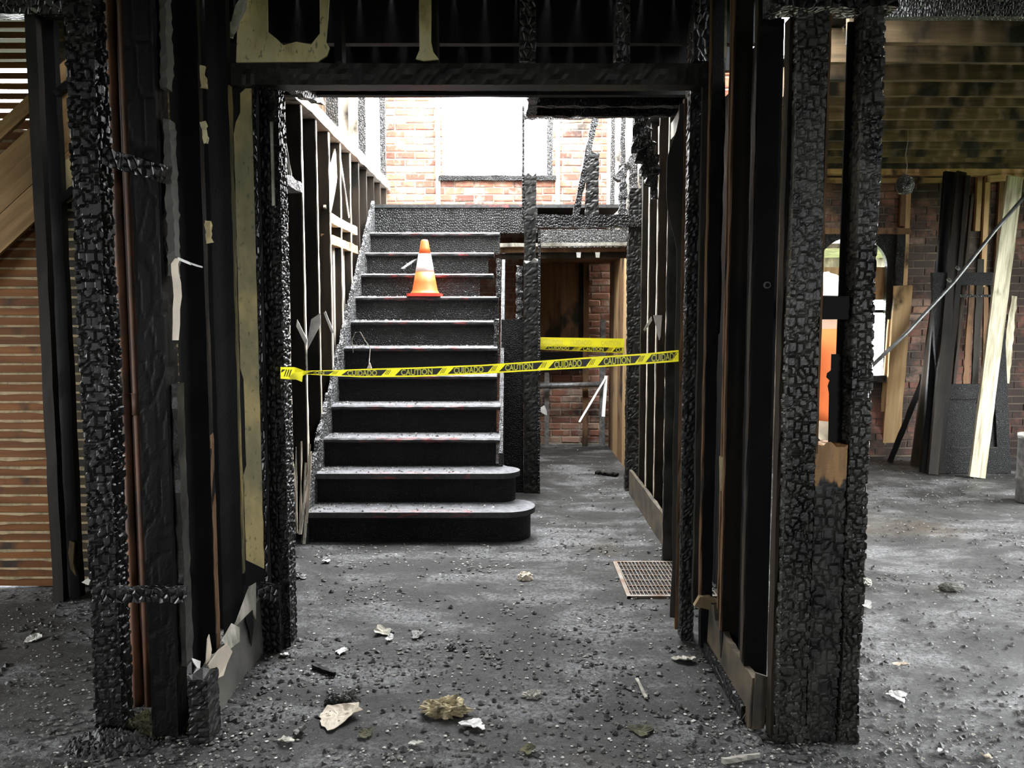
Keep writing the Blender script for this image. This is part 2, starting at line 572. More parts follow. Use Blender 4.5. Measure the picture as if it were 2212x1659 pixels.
M['baseboard'] = flat_mat('smoked_baseboard', (0.16, 0.155, 0.135), 0.6, c2=(0.07, 0.068, 0.06), sc=6, bs=0.15)
M['baseboard_brown'] = flat_mat('brown_baseboard', (0.10, 0.075, 0.045), 0.6, c2=(0.03, 0.026, 0.02), sc=8, bs=0.2)
M['tape'] = flat_mat('yellow_tape', (0.86, 0.80, 0.06), 0.4, var=0.05)
for _m in (M['tape'],):
    _nt = _m.node_tree
    _b = _nt.nodes['Principled BSDF']
    _tr = nd(_nt, 'ShaderNodeBsdfTranslucent', {'Color': (0.97, 0.94, 0.15, 1)})
    _mx = nd(_nt, 'ShaderNodeMixShader', {0: 0.55, 1: _b.outputs[0], 2: _tr.outputs[0]})
    _nt.links.new(_mx.outputs[0], _nt.nodes['Material Output'].inputs[0])
M['tape_letter'] = flat_mat('yellow_tape_letters', (0.95, 0.90, 0.10), 0.4, var=0.03)
M['tape_faded'] = flat_mat('faded_tape_print', (0.80, 0.74, 0.12), 0.4, var=0.05)
M['ink'] = flat_mat('black_tape_print', (0.02, 0.02, 0.015), 0.45)
M['orange'] = flat_mat('cone_orange', (0.90, 0.14, 0.03), 0.45, var=0.08)
M['red'] = flat_mat('cone_base_red', (0.65, 0.05, 0.03), 0.5, var=0.1)
M['reflective'] = flat_mat('reflective_white', (0.88, 0.87, 0.86), 0.35)
M['metal'] = flat_mat('dusty_metal', (0.30, 0.30, 0.30), 0.5, metal=0.6, var=0.5, sc=30)
M['grate'] = flat_mat('grate_steel', (0.24, 0.22, 0.19), 0.55, metal=0.3, c2=(0.16, 0.09, 0.055), sc=9)
M['pole'] = flat_mat('dull_grey_pipe', (0.12, 0.125, 0.125), 0.4, metal=0.5, var=0.4)
M['wire'] = flat_mat('bare_wire', (0.25, 0.22, 0.18), 0.5, metal=0.4, var=0.4)
M['white_wire'] = flat_mat('white_cable', (0.6, 0.6, 0.58), 0.5, var=0.2)
M['chip_dark'] = char_mat('char_bits', cracks=False, dark=(0.01, 0.01, 0.009), ash=(0.09, 0.088, 0.08), ash_at=0.55, rough=0.6)
M['chip_pale'] = flat_mat('plaster_bits', (0.62, 0.60, 0.55), 0.85, c2=(0.30, 0.28, 0.24), sc=3)
M['chip_grey'] = flat_mat('ash_bits', (0.15, 0.145, 0.13), 0.85, c2=(0.07, 0.07, 0.06), sc=3)
M['wool'] = flat_mat('insulation_tuft', (0.50, 0.42, 0.25), 0.95, c2=(0.12, 0.10, 0.06), sc=30, bs=0.8)
M['moss'] = flat_mat('yellowish_ash_lump', (0.12, 0.11, 0.055), 0.95, c2=(0.035, 0.033, 0.022), sc=22, bs=0.8)
M['shirt'] = flat_mat('orange_work_shirt', (0.95, 0.21, 0.05), 0.8, var=0.15, sc=6)
M['trouser'] = flat_mat('tan_trousers', (0.30, 0.24, 0.17), 0.85, var=0.2)
M['skin'] = flat_mat('skin', (0.52, 0.32, 0.22), 0.55, var=0.08)
M['boot'] = flat_mat('brown_boot', (0.08, 0.05, 0.03), 0.6, var=0.3)
M['helmet'] = flat_mat('white_hard_hat', (0.85, 0.85, 0.83), 0.3)
M['hair'] = flat_mat('dark_hair', (0.03, 0.02, 0.015), 0.7)
M['tread'] = tread_mat()
M['grass'] = flat_mat('grass', (0.07, 0.09, 0.035), 0.9, c2=(0.045, 0.06, 0.02), sc=2)
M['shell'] = flat_mat('smoke_stained_wall', (0.13, 0.12, 0.10), 0.85, c2=(0.05, 0.047, 0.04), sc=1.5, bs=0.1)
M['shell_dark'] = flat_mat('soot_black_ceiling', (0.022, 0.021, 0.019), 0.8, c2=(0.008, 0.008, 0.008), sc=3, bs=0.1)

# ------------------------------------------------------------------ setting: ground, floor, outer walls
b = MB()
b.add([(-40, -40, -0.5), (40, -40, -0.5), (40, 50, -0.5), (-40, 50, -0.5)], [(0, 1, 2, 3)])
S(b.build('ground', M['grass']))

nx, ny = 130, 150
fv, ff = [], []
fx0, fx1, fy0, fy1 = -5.7, 6.3, -3.7, 9.4
for j in range(ny + 1):
    for i in range(nx + 1):
        x, y = fx0 + (fx1 - fx0) * i / nx, fy0 + (fy1 - fy0) * j / ny
        fv.append((x, y, noise.noise(V((x * 1.7, y * 1.7, 3.0))) * 0.004 + noise.noise(V((x * 6, y * 6, 1.0))) * 0.0025))
for j in range(ny):
    for i in range(nx):
        a = j * (nx + 1) + i
        ff.append((a, a + 1, a + nx + 2, a + nx + 1))
k = len(fv)
fv += [(fx0, fy0, -0.3), (fx1, fy0, -0.3), (fx1, fy1, -0.3), (fx0, fy1, -0.3)]
ff.append((k + 3, k + 2, k + 1, k))
S(mk('floor', fv, ff, M['floor'], smooth=True, loc=(0, 0, 0)))

# front wall (behind the camera) with a band of windows
b = MB()
b.box(-5.7, 6.3, -3.75, -3.55, 0, 1.15).box(-5.7, 6.3, -3.75, -3.55, 2.25, 3.1)
for (x0_, x1_) in ((-5.7, -3.3), (-2.5, 2.4), (3.4, 6.3)):
    b.box(x0_, x1_, -3.75, -3.55, 1.15, 2.25)
S(b.build('wall_front', M['shell']))
# left outer wall with one window
b = MB()
b.box(-5.75, -5.55, -3.7, 1.6, 0, 3.1).box(-5.75, -5.55, 3.2, 5.6, 0, 3.1).box(-5.75, -5.55, 1.6, 3.2, 0, 0.8).box(-5.75, -5.55, 1.6, 3.2, 2.4, 3.1)
S(b.build('wall_left_outer', M['shell']))
# right outer wall with two tall windows
b = MB()
b.box(6.15, 6.35, -3.7, 2.2, 0, 3.1).box(6.15, 6.35, 6.9, 8.7, 0, 3.1).box(6.15, 6.35, 2.2, 6.9, 0, 0.55).box(6.15, 6.35, 2.2, 6.9, 2.5, 3.1).box(6.15, 6.35, 4.4, 4.7, 0.55, 2.5)
S(b.build('wall_right_outer', M['shell']))

# ceiling over the room where the camera stands
b = MB()
b.box(-5.7, 6.3, -3.7, 3.3, 3.05, 3.15).box(-5.7, -1.5, 3.3, 5.6, 3.12, 3.2)
S(b.build('ceiling', M['shell_dark']))


b = MB()
b.box(-1.5, 1.2, 4.7, 5.85, 4.38, 4.44)
S(b.build('added_shade_slab', M['shell_dark']))  # unseen slab added to keep skylight off the lower steps and stud fronts
b = MB()
b.box(-1.5, 1.2, 4.62, 4.7, 2.93, 4.44)
S(b.build('wall_upper_front', M['shell_dark']))


# ------------------------------------------------------------------ bricks
def brick_variants(prefix, mat, w, h, n=6):
    out = []
    for i in range(n):
        me = bpy.data.meshes.new(prefix)
        d = 0.03
        vs_ = []
        for (x, z) in ((-w / 2, 0), (w / 2, 0), (w / 2, h), (-w / 2, h)):
            vs_.append((x, d, z))
        ji = lambda: random.uniform(-0.0035, 0.0035)
        fr = []
        for (x, z) in ((-w / 2, 0), (w / 2, 0), (w / 2, h), (-w / 2, h)):
            fr.append((x + ji(), 0.006 + ji(), z + ji()))
        inn = []
        for (x, z) in ((-w / 2 + 0.007, 0.007), (w / 2 - 0.007, 0.007), (w / 2 - 0.007, h - 0.007), (-w / 2 + 0.007, h - 0.007)):
            inn.append((x + ji(), ji() * 0.8, z + ji()))
        vs_ += fr + inn
        fs_ = [(8, 9, 10, 11)]
        for k in range(4):
            fs_.append((k, (k + 1) % 4, 4 + (k + 1) % 4, 4 + k))
            fs_.append((4 + k, 4 + (k + 1) % 4, 8 + (k + 1) % 4, 8 + k))
        me.from_pydata(vs_, [], fs_)
        me.materials.append(mat)
        out.append(me)
    return out


def lay_bricks(wall, meshes, x0, x1, z0, z1, yface, holes, zones, mat, w=0.205, h=0.066, joint=0.011, limit=300, name='brick'):
    """bricks within zones are parts; those outside stay one joined part"""
    rest = MB()
    n = 0
    rows = int((z1 - z0) / (h + joint))
    for r in range(rows):
        z = z0 + r * (h + joint)
        x = x0 - (0.5 * (w + joint) if r % 2 else 0)
        while x < x1:
            a, c = max(x, x0), min(x + w, x1)
            x += w + joint
            segs = [(a, c)]
            for (hx0, hx1, hz0, hz1) in holes:
                if z + h > hz0 and z < hz1:
                    ns_ = []
                    for (p, q) in segs:
                        if q <= hx0 or p >= hx1:
                            ns_.append((p, q))
                        else:
                            if p < hx0: ns_.append((p, hx0))
                            if q > hx1: ns_.append((hx1, q))
                    segs = ns_
            for (p, q) in segs:
                if q - p < 0.03:
                    continue
                cx_, in_zone = (p + q) / 2, False
                for (zx0, zx1, zz0, zz1) in zones:
                    if zx0 <= cx_ <= zx1 and zz0 <= z <= zz1:
                        in_zone = True
                pr = random.uniform(0.004, 0.013)
                if in_zone and n < limit:
                    o = bpy.data.objects.new(name, random.choice(meshes))
                    link(o, wall, (cx_, yface - pr, z))
                    o.scale.x = (q - p) / w
                    n += 1
                else:
                    rest.box(p, q, yface - pr, yface + 0.02, z, z + h)
    if rest.v:
        stuff(rest.build('brickwork', mat, wall))
    return n


# back wall of the stairwell, with its window opening
YB = 9.3
WX0, WX1, WZ0, WZ1 = XX(958, YB), XX(1192, YB), ZZ(380, YB), 4.45
b = MB()
y0, y1 = YB, YB + 0.3
b.box(-3.0, WX0, y0, y1, 0, 4.5).box(WX1, 1.75, y0, y1, 0, 4.5).box(WX0, WX1, y0, y1, 0, WZ0)
wall_back = S(b.build('wall_back', M['mortar']))
bm_ = brick_variants('brick', M['brick'], 0.205, 0.066)
nb = lay_bricks(wall_back, bm_, -1.6, 1.35, 0.02, 4.3, YB, [(WX0, WX1, WZ0, WZ1)],
                [(-1.4, 1.15, 2.5, 3.85), (0.25, 1.1, 0.0, 2.05)], M['brick'])
for px in (834, 949, 1203, 1312):
    x = XX(px, YB)
    MB().beam((x, YB - 0.025, 2.3), (x, YB - 0.025, 4.4), 0.05, 0.024, segs=8, jit=0.002).build('furring_strip', M['wood_pale'], wall_back)
b = MB()
win = empty('window_1', (0.5 * (WX0 + WX1), YB, WZ0))
S(win, 'tall unglazed window opening in the brick above the stair landing')
MB().beam((WX0 + 0.03, YB + 0.06, WZ0), (WX0 + 0.03, YB + 0.06, WZ1), 0.06, 0.12, segs=12, jit=0.004).build('window_jamb', M['wood_pale'], win)
MB().beam((WX1 - 0.03, YB + 0.06, WZ0), (WX1 - 0.03, YB + 0.06, WZ1), 0.06, 0.12, segs=12, jit=0.006).build('window_jamb', M['char_pale'], win)
MB().beam((WX0 - 0.04, YB + 0.02, WZ0 - 0.03), (WX1 + 0.04, YB + 0.02, WZ0 - 0.03), 0.05, 0.16, side=(0, 0, 1), segs=16, jit=0.005).build('window_sill', M['char_fine'], win)

# smoked brick wall of the right room
YR = 8.5
DX0, DX1, DZ1 = XX(1752, YR), XX(1946, YR), ZZ(505, YR)
b = MB()
b.box(1.15, DX0, YR, YR + 0.3, 0, 3.3).box(DX1, 6.2, YR, YR + 0.3, 0, 3.3).box(DX0, DX1, YR, YR + 0.3, DZ1, 3.3).box(DX0, DX1, YR, YR + 0.3, 0, 0.85)
wall_r = S(b.build('wall_right_room_back', M['mortar_soot']))
bs_ = brick_variants('brick', M['brick_soot'], 0.205, 0.066)
lay_bricks(wall_r, bs_, 2.9, 5.9, 0.02, 2.95, YR, [(DX0, DX1, 0.85, DZ1)],
           [(3.15, 4.25, 2.05, 2.9), (4.0, 4.4, 0.0, 2.05), (4.5, 5.3, 1.9, 2.9)], M['brick_soot'])
# furring, top plate
for (px, y0_, y1_, m) in ((1952, 395, 640, 'wood_tan'), (1941, 395, 490, 'wood_brown'), (2120, 382, 640, 'wood_tan'), (2103, 380, 500, 'wood_tan'), (2150, 380, 900, 'wood_brown')):
    x = XX(px, YR - 0.06)
    MB().beam((x, YR - 0.045, max(0, ZZ(y1_, YR))), (x, YR - 0.045, ZZ(y0_, YR)), 0.05, 0.04, segs=4, jit=0.002).build('furring_strip', M[m], wall_r)
MB().beam((2.8, YR - 0.05, ZZ(392, YR)), (4.3, YR - 0.05, ZZ(392, YR)), 0.05, 0.045, side=(0, 0, 1), segs=6, jit=0.002).build('furring_strip', M['wood_tan_x'], wall_r)
MB().beam((2.8, YR - 0.08, ZZ(366, YR)), (6.1, YR - 0.08, ZZ(372, YR)), 0.13, 0.09, side=(0, 0, 1), segs=6, jit=0.003).build('top_plate', M['wood_tan_x'], wall_r)
MB().beam((4.7, YR - 0.14, ZZ(392, YR)), (6.1, YR - 0.14, ZZ(372, YR)), 0.06, 0.045, side=(0, 0, 1), segs=4, jit=0.002).build('furring_strip', M['wood_tan_x'], wall_r)

# arched door frame in that wall
door = empty('door_1', (0.5 * (DX0 + DX1), YR, 0))
S(door, 'charred black door frame with an arched light in the smoked brick wall')
ax0, ax1 = XX(1762, YR), XX(1911, YR)
acx, ar = 0.5 * (ax0 + ax1), 0.5 * (ax1 - ax0)
zs_ = ZZ(577, YR)
ztop, zbot = DZ1, 0.85
poly = [V((DX0, YR - 0.02, zbot)), V((DX0, YR - 0.02, ztop)), V((DX1, YR - 0.02, ztop)), V((DX1, YR - 0.02, zbot)), V((ax1, YR - 0.02, zbot)), V((ax1, YR - 0.02, zs_))]
for i in range(1, 24):
    th = math.pi * i / 24
    poly.append(V((acx + ar * math.cos(th), YR - 0.02, zs_ + min(ar, 0.30) * math.sin(th))))
poly += [V((ax0, YR - 0.02, zs_)), V((ax0, YR - 0.02, zbot))]
MB().prism(poly, (0, 0.06, 0)).build('arched_frame', M['char_fine'], door)
MB().beam((DX1 - 0.06, YR - 0.05, zbot), (DX1 - 0.06, YR - 0.05, ztop), 0.08, 0.05, segs=10, jit=0.004).build('frame_stile', M['char_fine'], door)
MB().beam((DX0 - 0.03, YR - 0.05, ztop + 0.02), (DX1 + 0.03, YR - 0.05, ztop + 0.02), 0.06, 0.06, side=(0, 0, 1), segs=8, jit=0.004).build('frame_head', M['wood_brown'], door)
MB().beam((DX0 - 0.03, YR - 0.06, zbot - 0.03), (DX1 + 0.03, YR - 0.06, zbot - 0.03), 0.07, 0.10, side=(0, 0, 1), segs=8, jit=0.004).build('door_sill', M['char_fine'], door)
MB().box(ax0 - 0.05, ax1 + 0.05, YR + 0.10, YR + 0.12, ZZ(648, YR + 0.1), ZZ(577, YR + 0.1)).build('board_panel', M['wood_tan'], door)
MB().box(ax0 - 0.02, ax1 + 0.02, YR + 0.05, YR + 0.075, ZZ(676, YR), ZZ(669, YR)).build('crossbar', M['char_fine'], door)
# porch soffit outside
b = MB()
b.box(2.6, 4.8, YR + 0.3, YR + 2.2, ZZ(545, YR + 0.9), ZZ(545, YR + 0.9) + 0.05)
b.box(2.4, 6.0, YR + 1.9, YR + 1.95, ZZ(582, YR + 1.9), 3.2)
S(b.build('porch_ceiling', M['plaster']))

# chimney pier, seen in slits between the studs
chim = S(MB().box(1.14, 1.33, 4.75, 5.2, 0, 4.0).build('chimney_pier', M['mortar']), 'brick chimney pier behind the right return wall')
bw_ = brick_variants('brick', M['brick_warm'], 0.205, 0.06)
lay_bricks(chim, bw_, 1.14, 1.33, 0.02, 3.95, 4.75, [], [(1.1, 1.7, 0, 4)], M['brick_warm'], h=0.058, joint=0.01)

# ------------------------------------------------------------------ lath wall, left
YL = 4.4
XJ = XX(118, YL)
wl = empty('wall_left', (-2.6, YL, 0))
S(wl, 'lath wall on the left, plaster squeezed between the strips')
XL0, XL1 = -4.2, -1.5
MB().box(XL0, XL1, YL + 0.035, YL + 0.05, 0, 2.42).build('plaster_back', M['key'], wl)
MB().box(XJ + 0.02, XL1, YL + 0.035, YL + 0.05, 2.42, 3.1).build('plaster_back', M['key'], wl)
rows = 60
pitch_z = 0.0505
for r in range(rows):
    z = 0.015 + r * pitch_z
    for (xa, xb, m) in ((XL0, XJ, 'lath'), (XJ + 0.002, XL1, 'lath_dark')):
        if xa == XL0 and r > 45 and False:
            continue
        sl = random.uniform(-0.003, 0.003)
        MB().beam((xa, YL + random.uniform(-0.002, 0.002), z + 0.02 - sl), (xb, YL + random.uniform(-0.002, 0.002), z + 0.02 + sl), 0.039 if z < 2.45 else 0.031, 0.009, side=(0, 0, 1), segs=5, jit=0.0012).build('lath', M[m], wl)
    if z < 2.45:
        # plaster key: a ribbon in the gap with irregular drips
        n = 54
        tops, bots = [], []
        wet = noise.noise(V((0, 0, r * 0.37))) * 0.5 + 0.5
        for i in range(n + 1):
            x = XL0 + (XL1 - XL0) * i / n
            d = 0.003 + 0.012 * max(0.0, noise.noise(V((x * 9, r * 3.1, 0)))) + 0.02 * max(0.0, noise.noise(V((x * 3.2, r * 1.7, 5))) - 0.15) * wet
            jz = z + 0.0445
            tops.append(V((x, YL - 0.006, jz + 0.0055)))
            bots.append(V((x, YL - 0.0075 - d * 0.25, jz - 0.002 - d)))
        kb = MB()
        kb.add(tops + bots + [t + V((0, 0.012, 0)) for t in tops], [(i, n + 1 + i, n + 2 + i, i + 1) for i in range(n)] + [(2 * n + 2 + i, i, i + 1, 2 * n + 3 + i) for i in range(n)])
        kb.build('plaster_key', M['key'], wl)
# studs in front of the lath wall
for (pa, pb, Y, m) in ((90, 113, 4.2, 'stud_black'), (113, 150, 4.28, 'black')):
    MB().beam((0.5 * (XX(pa, Y) + XX(pb, Y)), Y, 0), (0.5 * (XX(pa, Y) + XX(pb, Y)), Y, 3.0), XX(pb, Y) - XX(pa, Y), 0.05, segs=24, jit=0.0025).build('stud', M[m], wl)
x = XX(420, 4.25)
MB().beam((x, 4.3, 0), (x, 4.3, 3.0), 0.05, 0.09, segs=10, jit=0.003).build('stud', M['black'], wl)
MB().beam((-4.3, 4.2, ZZ(14, 4.2)), (-1.7, 4.2, ZZ(14, 4.2)), 0.10, 0.09, side=(0, 0, 1), segs=20, jit=0.004).build('top_plate', M['char'], wl)

for (pts, Y, m) in (([(132, 352), (150, 340), (176, 330), (186, 400), (172, 424), (140, 440), (128, 395)], 4.31, 'yellow'), ([(150, 1168), (160, 1172), (158, 1215), (164, 1245), (152, 1228), (147, 1195)], 4.22, 'key'),
                    ([(176, 1258), (214, 1232), (216, 1256), (190, 1264)], 4.15, 'plaster')):
    MB().prism([P(x_, y_, Y) for (x_, y_) in pts], (0, 0.012, 0)).build('plaster_shard', M[m], wl)
for (xa_, ya_, xb_, yb__) in ((120, 205, 190, 150), (125, 440, 190, 385)):
    MB().beam(P(xa_, ya_, 4.27), P(xb_, yb__, 4.27), 0.035, 0.03, side=(0, 0, 1), segs=8, jit=0.004).build('cross_brace', M['black'], wl)

# diagonal brace boards
br = empty('diagonal_brace', tuple(F(30, 1290)))
WLOC[br.name] = V(br.location)
T(br, 'three wide tan boards nailed diagonally across the lath wall', 'brace')
for (dy, w, m) in ((255, 46, 'brace'), (372, 128, 'brace'), (478, 88, 'brace')):
    Y = 4.33 - (0.02 if dy == 255 else 0)
    a, c = P(-560, dy + 560 * 0.93 + 30, Y), P(215, dy - 215 * 0.93 + 30, Y)
    local_beam('board', a, c, (w - 8) * 0.73 * Y / FPX, 0.025, M[m], br, side=(0, 0, 1), segs=8, jit=0.002)

# ------------------------------------------------------------------ hall ceiling
ch = empty('ceiling_hall', (0, 4.4, 2.7))
S(ch, 'soot-black joists and boards over the stair foot')
for Y in (3.86, 4.28, 4.76):
    MB().beam((-1.5, Y, 2.80), (1.15, Y, 2.80), 0.2, 0.05, side=(0, 0, 1), segs=10, jit=0.002).build('joist', M['black'], ch)
for Y in (5.02, 5.28):
    MB().beam((0.1, Y, 2.80), (1.15, Y, 2.80), 0.19, 0.05, side=(0, 0, 1), segs=24, jit=0.006).build('joist', M['char_dust'], ch)
MB().beam((0.12, 4.8, 2.80), (0.12, 5.3, 2.80), 0.19, 0.06, side=(0, 0, 1), segs=8, jit=0.006).build('trimmer', M['char_dust'], ch)
for i in range(19):
    x = -1.45 + i * 0.14
    MB().beam((x, 3.2, 2.915), (x, 4.78 if x < 0.1 else 5.3, 2.915), 0.135, 0.022, segs=3, jit=0.002).build('floorboard', M['black'], ch)
MB().beam((1.02, 4.9, 2.66), (1.02, 5.3, 2.62), 0.1, 0.05, side=(0, 0, 1), segs=4, jit=0.003).build('joist_hanger', M['plaster'], ch)

# ------------------------------------------------------------------ right room ceiling
cr = empty('ceiling_right', (3.5, 5.5, 2.86))
S(cr, 'bare smoked ceiling joists of the right room')
Y = 3.36
i = 0
while Y < 8.4:
    xa = 1.72 if Y < 5.5 else 1.2
    zb = 2.865 + random.uniform(-0.012, 0.012)
    MB().beam((xa, Y + random.uniform(-.02, .02), zb + 0.09), (6.15, Y + random.uniform(-.02, .02), zb + 0.09), 0.18, 0.05, side=(0, 0, 1), segs=18, jit=0.0035).build('joist', M['char_fine'] if Y < 4.3 else M['joist'], cr)
    Y += 0.34
    i += 1
for k in range(32):
    x = 1.75 + k * 0.139
    MB().beam((x, 3.2, 3.07), (x, 8.5, 3.07), 0.134, 0.022, segs=4, jit=0.002).build('floorboard', M['black'], cr)
for (x0_, y0_, x1_, y1_) in ((4.0, 6.9, 4.4, 7.7), (4.9, 6.6, 5.25, 7.6)):
    MB().beam((x0_, y0_, 2.95), (x1_, y1_, 2.93), 0.06, 0.02, segs=2).build('bridging', M['wood_brown'], cr)

# ------------------------------------------------------------------ hall left wall (stair side)
XH = -1.36
hl = empty('wall_hall_left', (XH, 6.5, 0))
S(hl, 'open stud wall on the left of the staircase')
ys = [3.84 + 0.405 * i for i in range(14)]
for i, Y in enumerate(ys):
    lit = 'wood_pale' if 5.3 < Y < 7.3 else ('stud_smoked' if Y < 5.3 else 'char_dust')
    m = 'black' if Y < 5.0 else ('stud_black' if Y < 6.2 else 'stud_smoked')
    MB().beam((XH - 0.05, Y, 0), (XH - 0.05, Y, 2.82), 0.1, 0.042, segs=22, jit=0.0025).build('stud', M[m], hl)
    # a pale strip paints in the daylight falling on each room-side edge
    if 4.9 < Y < 7.3:
        MB().beam((XH + 0.003, Y, 0.12), (XH + 0.003, Y, 2.82), 0.006, 0.036, segs=30, jit=0.0018).build('stud_edge', M['wood_pale'], hl)
for i, Y in enumerate(ys[7:]):
    MB().beam((XH - 0.05, Y, 2.92), (XH - 0.05, Y, 4.3), 0.1, 0.042, segs=12, jit=0.003).build('stud', M['wood_pale'] if i % 3 else M['char_pale'], hl)
MB().beam((XH - 0.04, 4.6, 2.87), (XH - 0.04, 9.28, 2.87), 0.12, 0.10, segs=40, jit=0.006).build('top_plate', M['wood_pale'], hl)
for k in range(27):
    Y = 3.8 + k * 0.205
    m = 'black' if Y < 6.1 else ('wood_brown' if Y < 7.4 else 'char_fine')
    MB().beam((XH - 0.12, Y, 0), (XH - 0.12, Y, 2.85), 0.02, 0.2, segs=3, jit=0.001).build('sheathing_board', M[m], hl)
    if Y > 5.4:
        MB().beam((XH - 0.12, Y, 2.9), (XH - 0.12, Y, 4.3), 0.02, 0.2, segs=3, jit=0.001).build('sheathing_board', M['wood_brown'], hl)
for (ya, yb, z, m) in ((6.25, 7.35, 2.20, 'wood_pale'), (6.25, 7.35, 2.04, 'wood_tan'), (4.0, 5.05, 1.05, 'char_dust')):
    MB().beam((XH - 0.03, ya, z), (XH - 0.03, yb, z), 0.07, 0.07, segs=10, jit=0.004).build('fire_block', M[m], hl)
for k in range(7):
    Y = 6.36 + k * 0.13
    MB().beam((XH - 0.06, Y, 0.9), (XH - 0.06, Y, 2.03), 0.02, 0.07, segs=4, jit=0.003).build('slat', M['wood_pale'], hl)
a = V((XH - 0.03, 6.30, 2.22)); c = V((XH - 0.03, 6.68, 2.72))
MB().beam(a, c, 0.02, 0.16, side=(1, 0, 0), segs=6, jit=0.004).build('diagonal_board', M['wood_pale'], hl)
MB().beam((XH - 0.01, 6.70, 2.75), (XH - 0.01, 7.1, 2.25), 0.01, 0.02, segs=6, jit=0.003).build('wire_lath', M['paper_white'], hl)
# V-shaped torn paper between studs
MB().prism([P(642, 690, 5.1), P(640, 705, 5.1), P(661, 748, 5.1), P(664, 735, 5.1)], (0, 0.004, 0)).build('torn_paper', M['paper_white'], hl)
MB().prism([P(664, 735, 5.6), P(664, 755, 5.6), P(693, 700, 5.6), P(692, 676, 5.6), P(672, 690, 5.6)], (0, 0.004, 0)).build('torn_paper', M['paper_white'], hl)
MB().prism([P(699, 676, 5.95), P(717, 722, 5.95), P(721, 716, 5.95), P(703, 672, 5.95)], (0, 0.004, 0)).build('torn_paper', M['paper_white'], hl)
# shelf-like block heaped with ash, and the loose strip above it
MB().beam(P(585, 382, 4.0), P(634, 406, 4.7), 0.10, 0.05, side=(1, 0, 0), segs=8, jit=0.006).build('fire_block', M['char_pale'], hl)
MB().beam(P(596, 205, 4.2), P(632, 400, 4.6), 0.012, 0.01, segs=8, jit=0.004).build('loose_strip', M['plaster'], hl)
# splintered lath at the foot of the stairs
for k in range(9):
    p = V((XH + random.uniform(0, 0.04), 5.15 + random.uniform(-0.05, 0.15), random.uniform(0.0, 0.15)))
    q = p + V((random.uniform(-0.01, 0.05), random.uniform(-0.02, 0.14), random.uniform(0.3, 0.62)))
    MB().beam(p, q, 0.018, 0.006, segs=4, jit=0.004, taper=0.4).build('splinter', M['paper' if k % 2 else 'plaster'], hl)

# ------------------------------------------------------------------ hall right wall
XR = 1.0
hr = empty('wall_hall_right', (XR, 6.0, 0))
S(hr, 'open stud wall on the right of the hall passage')
for k in range(9):
    MB().beam((1.125, 3.85 + k * 0.135, 0), (1.125, 3.85 + k * 0.135, 2.62), 0.016, 0.132, segs=3, jit=0.001).build('sheathing_board', M['black'], hr)
for i, Y in enumerate((4.98, 5.36, 5.74, 6.10, 6.46)):
    MB().beam((XR + 0.05, Y, 0), (XR + 0.05, Y, 2.85), 0.1, 0.045, segs=22, jit=0.003).build('stud', M['stud_smoked'], hr)
    if i in (1, 2, 3):
        MB().beam((XR - 0.003, Y, 0.2), (XR - 0.003, Y, 2.75), 0.006, 0.034, segs=30, jit=0.0018).build('stud_edge', M['wood_pale'], hr)  # light on the stud edges put in as pale strips
for k in range(10):
    Y = 4.95 + k * 0.2
    MB().beam((XR + 0.12, Y, 0), (XR + 0.12, Y, 2.9), 0.02, 0.19, segs=3, jit=0.001).build('sheathing_board', M['stud_smoked' if k % 3 else 'wood_brown'], hr)
MB().beam((XR + 0.03, 4.9, 2.9), (XR + 0.03, 6.9, 2.9), 0.12, 0.09, segs=14, jit=0.005).build('top_plate', M['char_dust'], hr)
MB().beam((XR - 0.02, 4.95, 0.1), (XR - 0.02, 6.75, 0.1), 0.025, 0.2, segs=14, jit=0.004).build('baseboard_strip', M['baseboard_brown'], hr)
MB().beam((XR - 0.012, 4.90, 0.0), (XR - 0.012, 4.90, 2.3), 0.16, 0.03, segs=30, jit=0.004).build('plaster_strip', M['char_grey'], hr)
MB().prism([P(1411, 681, 5.6), P(1430, 681, 5.6), P(1427, 727, 5.6), P(1424, 735, 5.6)], (0, 0.004, 0)).build('torn_paper', M['paper_white'], hr)
MB().prism([P(1407, 683, 5.8), P(1390, 712, 5.8), P(1393, 716, 5.8), P(1409, 692, 5.8)], (0, 0.004, 0)).build('torn_paper', M['plaster'], hr)
for k in range(5):
    MB().beam(P(1385 + 8 * k, 215 + 30 * k, 5.4), P(1372 + 10 * k, 330 + 25 * k, 5.4), 0.05, 0.03, segs=10, jit=0.012).build('charred_remnant', M['char_dust'], hr)

# panelled wall beyond, along the passage to the back room
wp = empty('wall_passage_right', (1.08, 8.1, 0))
S(wp, 'plywood-boarded side wall of the back passage')
for k in range(6):
    Y = 7.12 + k * 0.38
    MB().beam((1.09, Y, 0), (1.09, Y, 2.1), 0.02, 0.37, segs=4, jit=0.001).build('board', M['wood_tan' if k in (2, 4) else 'wood_brown'], wp)
# studs of the upper wall over it
for k in range(6):
    Y = 7.15 + k * 0.4
    MB().beam((1.12, Y, 2.3), (1.12, Y, 4.3), 0.1, 0.045, segs=14, jit=0.006).build('stud', M['char_pale' if k % 2 else 'wood_pale'], wp)
for k in range(12):
    MB().beam((1.19, 7.1 + k * 0.19, 2.2), (1.19, 7.1 + k * 0.19, 4.3), 0.02, 0.18, segs=3, jit=0.001).build('sheathing_board', M['wood_brown'], wp)

# end post of the hall wall
o = char_post('charred_post', XX(1356, 6.86), XX(1388, 6.86), 6.86, 6.96, 0, 2.5, res=0.014, cell=0.035, depth=0.008, erode=0.012, seed=3.1, mat=M['char_big'])
T(o, 'rough black end post at the far end of the right hall wall', 'post')

